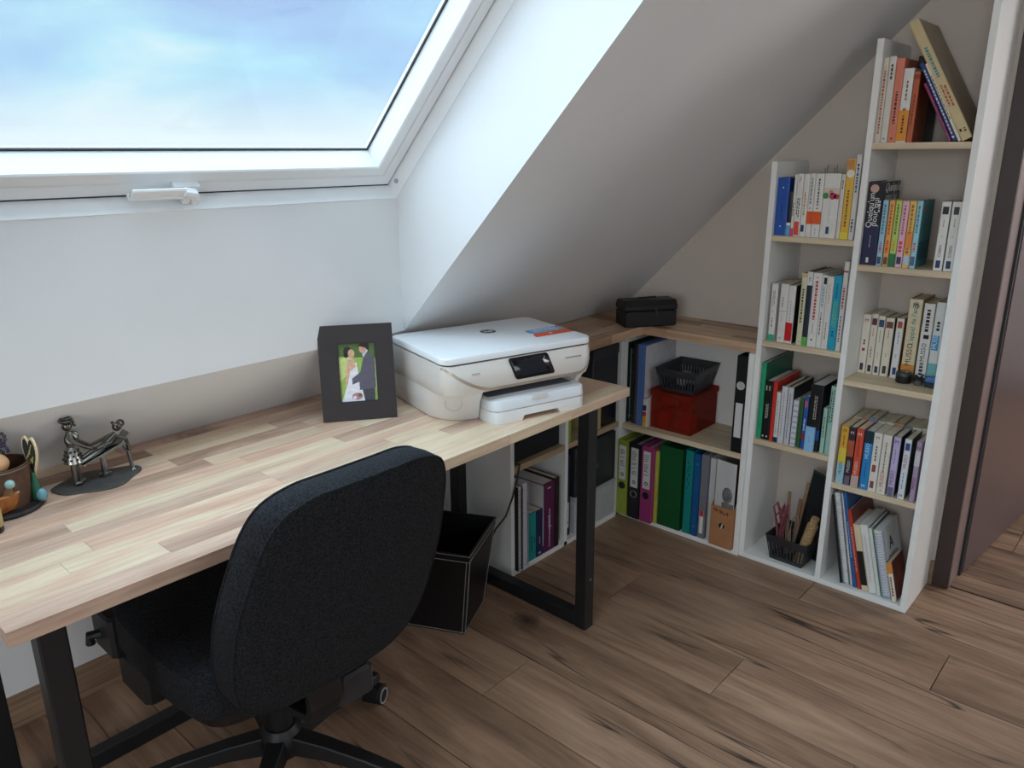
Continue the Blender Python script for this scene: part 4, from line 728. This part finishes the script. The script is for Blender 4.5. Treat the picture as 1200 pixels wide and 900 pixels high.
# output slot and paper trays
MB().box(-.118, .188, -.0205, -.0195, .03, .0795).build('slot_back', PDK, PR)
def tray(xl, xr, yf, r): return [(xl, -.03)] + arc(xl+r, yf+r, r, 180, 270) + arc(xr-r, yf+r, r, 270, 360) + [(xr, -.03)]
ot = MB().loft(rings([(.0315, tray(-.112, .185, -.205, .03)), (.054, tray(-.109, .186, -.200, .03)), (.056, tray(-.107, .184, -.198, .03))])).build('output_tray', mat('#dfe1e3', .35, var=.01), PR, smooth=True)
MB().box(-.095, .17, -.15, -.025, .056, .0568).build('tray_bed', mat('#6a7078', .5), ot)
MB().box(.005, .055, -.2045, -.197, .048, .0572).build('tray_pull', PW, ot)
pt = MB(); lowp = tray(-.116, .180, -.213, .032)
pt.loft(rings([(.012, tray(-.114, .181, -.211, .032)), (.0295, tray(-.111, .184, -.207, .031))]))
pt.loft(rings([(0, [(-.115, -.04)] + arc(-.083, -.180, .032, 180, 270) + [(-.030, -.212), (-.024, -.04)]), (.012, [(-.114, -.04)] + arc(-.082, -.179, .032, 180, 270) + [(-.022, -.211), (-.016, -.04)])]))
pt.loft(rings([(0, [(.084, -.04), (.090, -.212)] + arc(.149, -.180, .032, 270, 360) + [(.181, -.04)]), (.012, [(.076, -.04), (.082, -.211)] + arc(.149, -.179, .032, 270, 360) + [(.181, -.04)])]))
pt.build('paper_tray', PW, PR, smooth=True)
an = R(235); MB().torus((-.1445+.0812*math.cos(an), -.075+.0812*math.sin(an), .056), .0215, .0012, Matrix.Rotation(an-R(90), 4, 'Z') @ Matrix.Rotation(R(90), 4, 'X'), 28, 4).build('round_cover', mat('#c9c6c2', .5), PR, smooth=True)
LG = Matrix.Translation((.021, .041, .1791)) @ Matrix.Rotation(R(8), 4, 'Z')
lg = MB().lathe([(.0001, 0), (.0225, 0), (.0225, .0004), (.0001, .0004)], n=28, M=LG).build('logo_disc', mat('#23262b', .35), ld)
text('hp', .029, mat('#e4e6e8', .4), ld, LG @ Matrix.Translation((0, .001, .0005)), 'logo_lettering', shear=.25, align='CENTER')
SK = Matrix.Translation((.095, -.094, .1792)) @ Matrix.Rotation(R(2), 4, 'Z')
st = MB(); st.prism([(.012, .045), (.128, .045), (.128, .082), (.022, .082), (.012, .070)], 2, 0, .0004, 0, SK); st.prism([(.0, .0), (.128, .0), (.128, .040), (.018, .040), (.006, .024)], 2, 0, .0004, 1, SK)
sk = st.build('sticker', [mat('#4a93d0', .4), mat('#e0562a', .4)], ld)
m = MB(); rd = random.Random(9)
for r_ in range(4):
    x = .030
    while x < .115: l = rd.uniform(.004, .014); m.box(x, min(x+l, .122), .052+.0075*r_, .055+.0075*r_, .0004, .0007, M=SK); x += l+.004
m.ball(SK @ Vector((.062, .02, .0004)), .006, 6, sc=(1, 1, .05)); m.build('sticker_lettering', mat('#dfe8f0', .5), sk)
# -- picture frame
e_ = Vector((.57417574, .81873208, 0)); tilt = R(11); n_ = Vector((e_.y, -e_.x, 0)); up3 = Vector((0, 0, 1))*math.cos(tilt) - n_*math.sin(tilt)
pf = thing('framed_photo', 'dark brown picture frame with a wedding photo standing on the desk', 'picture frame', (.479, -1.609, .7508))
pf.matrix_world = frame_M((.479, -1.609, .7508), e_, up3)                  # local x right, y up, z out of the picture
PFM = mat('#2a2223', .5, var=.12, scale=35); w, h = .188, .246
fo_ = MB(); a, b, c_, d_ = .046, .144, .046, .200
for x0, x1, y0, y1 in ((0, w, 0, c_), (0, w, d_, h), (0, a, c_, d_), (b, w, c_, d_)): fo_.box(x0, x1, y0, y1, -.014, .0)
fo_.build('frame', PFM, pf)
MB().box(.004, w-.004, .004, h-.004, -.016, -.013).build('backing', BLACKP, pf)
sl_ = MB()
for x0, x1, y0, y1 in ((a, b, c_, c_+.003), (a, b, d_-.003, d_), (a, a+.003, c_, d_), (b-.003, b, c_, d_)): sl_.box(x0, x1, y0, y1, -.008, -.001)
sl_.build('inner_lip', mat('#211d20', .5), pf)
stn = MB(); stn.prism([(-.016, .20), (-.016, .17), (-.075, .018), (-.078, .021)], 0, w*.42, w*.58, M=Matrix(((1, 0, 0, 0), (0, 0, 1, 0), (0, 1, 0, 0), (0, 0, 0, 1)))); stn.build('easel_leg', BLACKP, pf)
ph = MB(); cols = ['#9cb85c', '#55703a', '#e6e4ea', '#d8a890', '#5d5a66', '#33241f', '#c7ccd6', '#46434e', '#c9d488', '#b87f8c']
def poly(pts, layer, mi): ph.prism([(a + x*(b-a), c_ + y*(d_-c_)) for x, y in pts], 2, -.0085, -.008+.0002*layer, mi)
def ell(cx, cy, rx, ry, layer, mi, n=16): poly([(cx+rx*math.cos(2*math.pi*i/n), cy+ry*math.sin(2*math.pi*i/n)) for i in range(n)], layer, mi)
poly([(0, 0), (1, 0), (1, 1), (0, 1)], 0, 0); poly([(0, .78), (1, .72), (1, 1), (0, 1)], 1, 1); poly([(0, .35), (.3, .5), (.4, .78), (0, .74)], 1, 8); poly([(.88, .2), (1, .2), (1, .7), (.88, .7)], 1, 8)
poly([(.05, .02), (.72, .02), (.62, .22), (.52, .42), (.48, .66), (.30, .68), (.24, .52), (.22, .32)], 2, 2)                                # dress
poly([(.26, .72), (.42, .72), (.46, .60), (.30, .52), (.22, .30), (.15, .27), (.22, .55)], 3, 3); ell(.36, .82, .085, .07, 4, 3); ell(.27, .86, .11, .075, 3, 5); ell(.22, .80, .06, .05, 3, 5)
poly([(.64, .02), (.90, .02), (.92, .24), (.58, .24)], 3, 7); poly([(.52, .20), (.94, .22), (.95, .70), (.82, .84), (.66, .74), (.56, .50), (.34, .40), (.34, .30), (.52, .34)], 4, 4)  # suit
poly([(.66, .74), (.80, .86), (.74, .88), (.64, .80)], 5, 6); ell(.66, .89, .095, .075, 5, 3); poly([(.54, .93), (.62, .99), (.82, .98), (.82, .84), (.74, .90), (.60, .93)], 6, 5)
ell(.45, .10, .14, .06, 4, 9); ell(.52, .12, .05, .03, 5, 1); ell(.38, .08, .05, .03, 5, 2)
ph.build('photograph', [mat(c, .35, var=.12, scale=120) for c in cols], pf)
# -- metal nuts-and-bolts figurine
MET = mat('#6f6c66', .28, 1., var=.25, scale=60); METD = mat('#5c5a57', .55, .6, var=.2, scale=40)
fg = thing('metal_sculpture', 'welded metal sculpture of a figure treating another on a couch, on a dark plate', 'sculpture', (.415, -2.137, .7503), rz=R(90))
# local x along world +y, local y towards world -x
bl_ = [(.088*math.cos(t)*(1+.07*math.sin(3*t+.6)), .058*math.sin(t)*(1+.14*math.sin(4*t+1))-.010) for t in [2*math.pi*i/40 for i in range(40)]]
MB().prism(bl_, 2, 0, .003).build('base_plate', METD, fg, bevel=.0008)
g = MB(); X = -.040
g.tube([(X, -.006, .006), (X, -.004, .06)], .0052, 8); g.tube([(X+.010, .004, .006), (X+.008, .002, .06)], .0052, 8); g.ball((X+.003, -.009, .0075), .0065, 6, sc=(1.5, 1, .7)); g.ball((X+.014, .002, .0075), .0065, 6, sc=(1.5, 1, .7)); g.build('standing_legs', MET, fg, smooth=True)
g = MB(); g.lathe([(.019, .052), (.017, .058), (.010, .083), (.008, .085)], c=(X+.004, 0, 0), n=16)
sk_ = g.build('skirt', mat('#a4a29c', .3, 1.), fg, smooth=True); g = MB()
for i in range(9):
    for j, (rr, zz) in enumerate(((.0176, .060), (.0148, .068), (.0121, .0765))):
        t = 2*math.pi*(i+.5*(j % 2))/9; g.ball((X+.004+rr*math.cos(t), rr*math.sin(t), zz), .0026, 5)
g.build('skirt_hole', BLACKP, sk_)
g = MB(); g.tube([(X+.004, 0, .083), (X+.003, 0, .098), (X+.004, 0, .118)], [.006, .010, .005], 8); g.torus((X+.006, -.004, .103), .0095, .0042, Matrix.Rotation(R(70), 4, 'X')); g.torus((X+.012, .004, .105), .008, .004, Matrix.Rotation(R(70), 4, 'X')); g.build('standing_torso', MET, fg, smooth=True)
g = MB(); g.tube([(X, -.008, .106), (X+.012, -.014, .092), (X+.030, -.008, .078), (X+.046, -.004, .070)], .0036, 7); g.tube([(X+.004, .010, .106), (X+.022, .010, .092), (X+.042, .006, .076)], .0036, 7); g.build('standing_arms', MET, fg, smooth=True)
g = MB(); g.ball((X+.003, 0, .130), .010, 8); g.torus((X+.003, 0, .142), .0115, .003, None); g.torus((X+.003, 0, .147), .009, .0026, None); g.torus((X+.016, -.002, .134), .005, .0024, Matrix.Rotation(R(80), 4, 'Y')); g.build('standing_head', MET, fg, smooth=True)
g = MB(); g.prism([(-.022, .040), (.060, .066), (.078, .088), (.074, .090), (.056, .071), (-.024, .045)], 1, -.016, .016); g.tube([(.020, 0, .004), (.020, 0, .056)], .006, 8); g.lathe([(.013, .003), (.013, .009), (.006, .010), (.001, .010)], c=(.020, 0, 0), n=6); g.tube([(.073, -.012, .0), (.068, -.012, .05), (.060, -.012, .066)], .0042, 7); g.ball((.074, -.012, .004), .0065, 6); g.build('couch', mat('#8a8e8e', .25, 1., var=.2), fg, smooth=True)
g = MB(); g.tube([(-.026, -.008, .049), (.0, -.009, .060), (.022, -.006, .066)], [.004, .0055, .006], 8); g.tube([(-.024, .008, .049), (.002, .009, .060), (.022, .006, .066)], [.004, .0055, .006], 8); g.tube([(.020, 0, .066), (.040, 0, .078), (.054, 0, .090)], [.008, .010, .007], 8); g.tube([(.050, -.010, .088), (.034, -.016, .078), (.010, -.012, .072)], .0035, 7); g.tube([(.052, -.010, .088), (.066, -.018, .078), (.070, -.018, .052)], .0035, 7); g.tube([(.052, .010, .088), (.030, .014, .080), (.0, .010, .074)], .0035, 7); g.build('lying_body', MET, fg, smooth=True)
g = MB(); g.ball((.058, 0, .104), .010, 8); g.torus((.054, -.004, .110), .008, .003, Matrix.Rotation(R(50), 4, 'Y')); g.torus((.066, 0, .110), .006, .0028, Matrix.Rotation(R(60), 4, 'X')); g.build('lying_head', MET, fg, smooth=True)
# -- barrel pot with lavender, egg, chalkboard heart
PX, PY = .425, -2.309
pot = thing('pencil_pot', 'rustic brown wooden pot decorated with a boat and shells at the left desk edge', 'pot', (PX, PY, .7503))
MB().lathe([(.001, 0), (.066, 0), (.070, .004), (.068, .010), (.001, .010)], n=28).build('tray', mat('#231d1d', .5), pot, smooth=True)
MB().lathe([(.048, .010), (.053, .040), (.0555, .088), (.0555, .092), (.051, .092), (.0505, .086), (.046, .014), (.001, .014)], n=28).build('barrel', mat('#5a3c2a', .6, var=.45, scale=55), pot, smooth=True)
MB().torus((0, 0, .088), .0558, .0012, None, 30, 5).build('rim_hoop', mat('#8f8a84', .4, .8), pot, smooth=True)
g = MB(); g.lathe([(.001, -.004), (.020, .002), (.028, .014), (.030, .028), (.026, .030), (.001, .028)], n=14, M=Matrix.Translation((.047, -.016, .012)) @ Matrix.Diagonal((.6, 1.1, 1.15, 1))); g.build('shell_boat', mat('#a8652e', .5, var=.35, scale=60), pot, smooth=True)
MB().tube([(.062, -.022, .043), (.052, .016, .045)], .0016, 6).build('boat_edge', mat('#b9b4ac', .5), pot)
g = MB(); g.tube([(.054, -.002, .044), (.055, .0, .060)], [.010, .005], 8); g.build('shell_stem', mat('#8a5c38', .6, var=.3), pot, smooth=True)
MB().ball((.058, .002, .066), .0088, 8).build('glass_bead', mat('#9fc4bc', .15), pot, smooth=True)
g = MB(); g.lathe([(.001, 0), (.008, 0), (.0085, .028), (.0045, .042), (.004, .056), (.001, .056)], n=14, M=Matrix.Translation((.030, .050, .012))); g.build('small_green_vial', mat('#27604a', .2), pot, smooth=True)
g = MB(); g.ball((.036, .056, .020), .0125, 8, sc=(1, .8, 1.1)); g.build('blue_shell', mat('#6ea0ac', .35, var=.35, scale=80), pot, smooth=True)
egg = MB(); egg.ball((PX+.018, PY-.006, .7503+.098), .024, 10, sc=(1, 1, .85)); tag(egg.build('wooden_egg', mat('#d6a477', .5), smooth=True), 'smooth peach-coloured wooden egg lying in the brown pot', 'egg')
lv = thing('lavender_bunch', 'bunch of dried lavender standing in the brown pot', 'lavender', (PX-.012, PY-.008, .7503+.016)); g = MB(); f_ = MB(); rd = random.Random(6)
for i in range(26):
    t = rd.uniform(0, 6.28); r_ = rd.uniform(.004, .034); hh = rd.uniform(.10, .152); tx, ty = r_*math.cos(t), r_*math.sin(t); g.tube([(tx*.3, ty*.3, 0), (tx, ty, hh)], .0009, 4)
    for k in range(7): f_.ball((tx+rd.uniform(-.003, .003), ty+rd.uniform(-.003, .003), hh-.036+.006*k), .0036, 4)
g.build('stems', mat('#6a6448', .8), lv); ff = f_.build('flowers', mat('#4c465c', .9, var=.4, scale=90), lv); ff['kind'] = 'stuff'
ht = thing('heart_sign', 'small heart-shaped chalkboard with cream edge on a wooden clip', 'sign', (.448, -2.256, .7503+.058))
HM = frame_M((0, 0, 0), (.965, .262, 0), (0, 0, 1)) @ Matrix.Scale(1.22, 4)
hp_ = [(.0155*math.sin(t)**3*1.15, .0021*(13*math.cos(t)-5*math.cos(2*t)-2*math.cos(3*t)-math.cos(4*t))*1.2+.036) for t in [2*math.pi*i/36 for i in range(36)]]
MB().prism([(x*1.02, y) for x, y in hp_], 2, -.003, 0, M=HM).build('heart_board', mat('#e0caa2', .6), ht); MB().prism([(x*.84, (y-.036)*.86+.036) for x, y in hp_], 2, 0, .0006, M=HM).build('chalk_face', mat('#2b3130', .8), ht)
g = MB(); g.tube([HM @ Vector(p) for p in ((-.011, .026, .001), (-.004, .036, .001), (-.006, .030, .001), (.002, .044, .001), (0, .036, .001), (.006, .050, .001), (.009, .054, .001))], .0008, 5); g.tube([HM @ Vector(p) for p in ((-.003, .020, .001), (.003, .030, .001), (.004, .022, .001), (.008, .034, .001))], .0008, 5); g.build('chalk_writing', mat('#c9b968', .8), ht)
g = MB(); g.box(-.022, -.015, -.008, -.002, .01, .076, M=HM); g.box(-.013, -.006, -.008, -.002, .01, .077, M=HM); g.build('clothes_peg', mat('#b98662', .7, var=.15), ht)
# dark small bottle at the frame edge
bt = thing('small_bottle', 'small dark brown bottle with a yellowed label at the left end of the desk', 'bottle', (.525, -2.356, .7503))
MB().lathe([(.001, 0), (.0165, 0), (.0175, .003), (.0175, .052), (.014, .062), (.0075, .070), (.0065, .088), (.001, .088)], n=20).build('glass', mat('#22150f', .15), bt, smooth=True)
MB().lathe([(.0177, .012), (.0179, .012), (.0179, .046), (.0177, .046)], n=20).build('label', mat('#b9a46c', .7, var=.25, scale=60), bt, smooth=True)
MB().lathe([(.001, .086), (.0085, .086), (.0085, .094), (.001, .095)], n=14).build('cap', mat('#7a2c1c', .4), bt, smooth=True)
m = MB(); [m.box(.0172, .0183, -.008, .006-.002*(i % 2), .018+.007*i, .0205+.007*i) for i in range(4)]; m.build('label_lettering', mat('#5a4a2a', .7), bt)
# -- black box on the worktop corner
bb = thing('jewellery_box', 'black padded box with domed lid and clasp on the worktop corner', 'box', (.555, -.222, .7895), rz=R(54.7))
w, d, h = .205, .10, .098
MB().cbox(-w/2, w/2, -d/2, d/2, 0, .060, .006).build('body', mat('#0f1013', .5, var=.2, scale=80), bb)
MB().prism([(-d/2-.001, .061), (d/2+.001, .061), (d/2+.001, .078), (d/2-.014, .097), (-d/2+.014, .097), (-d/2-.001, .078)], 0, -w/2-.001, w/2+.001).build('lid', mat('#121317', .45, var=.2, scale=80), bb, bevel=.004)
m = MB(); m.box(.012, .022, -d/2-.003, -d/2, .052, .072); m.box(.014, .020, -d/2-.005, -d/2-.003, .046, .060); m.build('clasp', mat('#4a4d52', .3, 1.), bb)
m = MB(); m.tube([(-.035, 0, .096), (-.035, 0, .101), (.035, 0, .103), (.035, 0, .096)], .0028, 6); m.build('handle', BLACKP, bb, smooth=True)
MB().torus((0, 0, .0605), .001, .0004, None, 4, 4)
# ================================================================== KNEE CABINET UPPER LEVEL
dv = thing('black_device', 'flat black electronic box in the upper compartment under the desk', 'device', (.475, -.885, .4045), rz=RZ)
MB().cbox(0, .252, 0, .20, .004, .145, .004).build('body', mat('#14161c', .4), dv); m = MB(); [m.box(.02+i*.20, .04+i*.20, .02, .04, 0, .004) for i in range(2)]; m.build('feet', BLACKP, dv)
MB().box(.01, .242, -.0008, .001, .07, .072).build('front_seam', mat('#05060a', .4), dv)
folder((.485, -.598, .4045), .018, .285, .20, '#8fae34', 'lime green folder standing in the upper compartment beside the desk leg', rz=RZ)
folder((.485, -.452, .4045), .055, .090, .20, '#b8a878', 'cream cardboard folder in the upper compartment right of the desk leg', rz=RZ)
bx = thing('storage_box', 'dark grey storage box on the cream folder and black tray, below the worktop corner', 'box', (.486, -.452, .4955), rz=RZ)
MB().cbox(0, .160, 0, .19, 0, .20, .004).build('body', mat('#34363a', .6), bx); MB().cbox(-.001, .161, -.003, .192, .186, .224, .003).build('lid', mat('#3a3c40', .6), bx)
bx = thing('plastic_tray', 'shallow glossy black tray beside the cream folder', 'tray', (.482, -.392, .4045), rz=RZ)
g = MB(); g.box(0, .1, 0, .1, 0, .003); g.box(0, .1, 0, .003, .003, .09); g.box(0, .1, .097, .1, .003, .09); g.box(0, .003, .003, .097, .003, .09); g.box(.097, .1, .003, .097, .003, .09); g.build('body', mat('#15171b', .2), bx)
g = MB(); rd = random.Random(8); [g.tube([(rd.uniform(.01, .09), rd.uniform(.01, .09), .004), (rd.uniform(.01, .09), rd.uniform(.01, .09), .045), (rd.uniform(.01, .09), rd.uniform(.01, .09), .03)], .003, 5) for i in range(8)]; g.build('content', mat('#6a6c70', .4), bx)
bx = thing('storage_box', 'charcoal box with small metal latch on the grey box, corner compartment', 'box', (.484, -.548, .1668), rz=RZ)
MB().cbox(0, .260, 0, .20, 0, .200, .004).build('body', mat('#2a2c30', .3), bx); MB().cbox(.115, .145, -.003, .001, .08, .10, .001).build('latch', mat('#6a6e74', .3, .8), bx)
bx = thing('storage_box', 'pale grey box at the bottom of the corner compartment behind the desk leg', 'box', (.486, -.548, T+.0004), rz=RZ)
MB().cbox(0, .260, 0, .21, 0, .132, .003).build('body', mat('#b4b4b6', .5), bx); MB().cbox(-.001, .261, -.002, .211, .132, .148, .003).build('lid', mat('#aaaaad', .5), bx)
# ================================================================== WASTE BASKET + CABLE
wbk = thing('waste_basket', 'black leatherette waste basket with white stitching beside the desk frame', 'waste basket', (.478, -1.211, .0003), rz=math.atan2(.9, -.436))
LE = mat('#101114', .38, var=.15, scale=60, bump=.25, bscale=400); LIN = mat('#0c0d10', .6); b0_, t0_, hh = .095, .131, .292
sq = lambda r_, z: [(-r_, -r_, z), (r_, -r_, z), (r_, r_, z), (-r_, r_, z)]
o_ = MB(); o_.loft([sq(b0_, 0), sq(t0_, hh), sq(t0_-.006, hh), sq(b0_-.004, .006)]); o_.build('shell', LE, wbk)
sp = MB(); stm = mat('#a9a6a0', .7)
for r0, z0, r1, z1 in ((t0_, hh-.004, t0_, hh-.004), (t0_-.0026, hh-.024, t0_-.0026, hh-.024), (b0_+.001, .006, b0_+.001, .006)):
    for i in range(4): p, q = sq(r0+.0006, z0)[i], sq(r1+.0006, z1)[(i+1) % 4]; sp.tube([p, q], .0009, 4)
for (sx_, sy_) in ((-1, -1), (1, -1), (1, 1), (-1, 1)):
    for dx, dy in ((-.008, 0), (0, -.008)):
        sp.tube([((b0_+.0007+dx)*sx_, (b0_+.0007+dy)*sy_, .004), ((t0_-.002+dx)*sx_, (t0_-.002+dy)*sy_, hh-.024)], .0009, 4)
sp.build('stitching', stm, wbk)
cb_ = MB().tube([(.47, -.884, .4085), (.499, -.876, .412), (.502, -.893, .365), (.503, -.916, .31), (.502, -.952, .25), (.492, -.99, .215), (.47, -1.03, .12), (.42, -1.06, .02), (.36, -1.08, .004)], .0032, 8).build('power_cable', BLACKP, smooth=True); tag(cb_, 'black cable hanging from the cabinet behind the waste basket', 'cable')
# ================================================================== OFFICE CHAIR
CH = thing('office_chair', 'black fabric office chair on castors pushed under the desk', 'chair', (.68, -1.925, 0))
cx0, cy0 = .68, -1.925
def spline(pts, n):
    out = []; N = len(pts)
    for i in range(N):
        p0, p1, p2, p3 = [Vector(pts[(i+k-1) % N]) for k in range(4)]
        for j in range(n):
            t = j/n; out.append(.5*((2*p1)+(-p0+p2)*t+(2*p0-5*p1+4*p2-p3)*t*t+(-p0+3*p1-3*p2+p3)*t**3))
    return out
half = [(.08, .455), (.15, .462), (.198, .492), (.224, .545), (.233, .63), (.231, .70), (.217, .78), (.199, .85), (.170, .895), (.118, .915), (.06, .918)]
ol = spline([(y*.93, z) for y, z in half] + [(-y*.93, z) for y, z in reversed(half)], 4); zc = .68
BY = -1.970 - cy0; SY = -1.968 - cy0
def backpt(y, z, dep): return (1.006 - cx0 + (z-.47)*.34 - .35*y*y - dep, BY + y, z)        # depth towards the desk
prof = [(.86, -.004), (.955, -.003), (.985, .0), (.999, .006), (1.006, .035), (1.0, .060), (.985, .069), (.94, .074), (.8, .076)]
rg = []
for s_, dep in prof: rg.append([backpt(p[0]*s_, zc+(p[1]-zc)*s_, dep) for p in ol])
bk_ = MB(); bk_.loft(rg, cap=False)
for s0, dep, rev in ((.86, -.004, 0), (.8, .076, 1)):
    r_in = [[backpt(p[0]*s0*f, zc+(p[1]-zc)*s0*f, dep) for p in ol] for f in (1, .66, .33, .04)]; bk_.loft(r_in, cap=False); bk_.add(r_in[-1], [tuple(range(len(ol)))])
bm_o = bk_.build('backrest', FABRIC, CH, smooth=True)
for s_, dep in ((.990, .001), (.990, .068)):
    MB().tube([backpt(p[0]*s_, zc+(p[1]-zc)*s_, dep) for p in ol], .0028, 6, closed=True).build('piping', FABRIC, bm_o, smooth=True)
# seat
so_ = spline([(.235, .17), (.24, 0), (.225, -.15), (.17, -.225), (0, -.235), (-.17, -.225), (-.225, -.15), (-.24, 0), (-.235, .17), (-.19, .235), (0, .25), (.19, .235)], 4)   # (y, x back)
sx0 = .690 - cx0
def seat(s_, z): return [(sx0 + p[1]*s_, SY + p[0]*s_, z) for p in so_]
MB().loft([seat(.92, .432), seat(.98, .440), seat(1.0, .455), seat(1.0, .500), seat(.985, .520), seat(.9, .530), seat(.5, .526), seat(.05, .524)]).build('seat', FABRIC, CH, smooth=True)
MB().loft([seat(.62, .362), seat(.78, .372), seat(.88, .400), seat(.90, .433)]).build('seat_shell', BLACKP, CH, smooth=True)
g = MB(); g.cbox(-.10, .12, -.09+SY, .09+SY, .300, .366, .012); g.build('tilt_mechanism', BLACKP, CH)
g = MB(); g.cbox(-.15, -.02, -.225+SY, -.165+SY, .335, .42, .010); g.cbox(-.20, -.10, -.246+SY, -.212+SY, .42, .515, .008); g.build('armrest_bracket', BLACKP, CH)
g = MB(); g.tube([(-.16, -.24+SY, .46), (-.17, -.262+SY, .46), (-.172, -.262+SY, .44)], .010, 8); g.build('lever', BLACKP, CH, smooth=True)
# back support bar
def bar(path, w_, t_):
    m_ = MB(); rs = []
    for i, p in enumerate(path):
        p = Vector(p); t = (Vector(path[min(i+1, len(path)-1)])-Vector(path[max(0, i-1)])).normalized(); n = Vector((-t.z, 0, t.x)); y = Vector((0, w_/2, 0)); rs.append([p-y-n*t_/2, p+y-n*t_/2, p+y+n*t_/2, p-y+n*t_/2])
    return m_.loft(rs)
bar([(.06, SY, .335), (.20, SY, .335), (.26, SY, .350), (.285, SY-.01, .39), (.295, SY-.02, .47), (.315, SY-.03, .56)], .075, .018).build('back_support', BLACKP, CH, bevel=.004)
g = MB(); g.cbox(.19, .255, .045+SY, .135+SY, .315, .385, .01); g.tube([(.1, SY+.02, .345), (.22, SY+.07, .35)], .014, 8); g.build('support_cover', mat('#2a2b2e', .45), CH)
MB().lathe([(.001, .10), (.030, .10), (.030, .20), (.024, .205), (.024, .315), (.001, .315)], n=20).build('gas_lift', BLACKP, CH, smooth=True)
MB().lathe([(.001, .075), (.045, .075), (.052, .09), (.050, .125), (.036, .145), (.001, .15)], n=20).build('base_hub', BLACKP, CH, smooth=True)
for i in range(5):
    a_ = R(97 + 72*i); Mr = Matrix.Rotation(a_, 4, 'Z')
    l_ = MB(); rs = []
    for r_, hw, z0, z1 in ((.035, .028, .085, .130), (.12, .024, .088, .124), (.22, .021, .080, .110), (.295, .019, .070, .094), (.312, .013, .070, .090)):
        rs.append([(r_, -hw, z0), (r_, hw, z0), (r_, hw*.75, z1), (r_, -hw*.75, z1)])
    lg_ = l_.loft(rs, M=Mr).build('base_leg', BLACKP, CH, bevel=.004)
    co = group_empty('castor'); co.parent = CH; co.location = Mr @ Vector((.298, 0, 0)); sw = (a_ + R(35+40*i)) if i else R(115); co.rotation_euler = (0, 0, sw)
    g = MB(); g.tube([(0, 0, .045), (0, 0, .078)], .007, 8); g.prism([(-.03, .024), (-.027, .046), (-.01, .058), (.012, .058), (.030, .044), (.032, .030), (.018, .046), (-.008, .050), (-.02, .040)], 1, -.021, .021); g.build('castor_hood', BLACKP, co)
    for s_ in (-1, 1):
        wM = Matrix.Translation((.006, s_*.016, .025)) @ Matrix.Rotation(R(90), 4, 'X')
        wh_ = MB().lathe([(.001, -.009), (.021, -.009), (.025, -.006), (.025, .006), (.021, .009), (.001, .009)], n=20, M=wM).build('wheel', mat('#1b1c1f', .5), co, smooth=True)
        MB().annulus(.0175, .0215, -.0096, .0096, wM).build('wheel_ring', mat('#a9acae', .4), co, smooth=True)
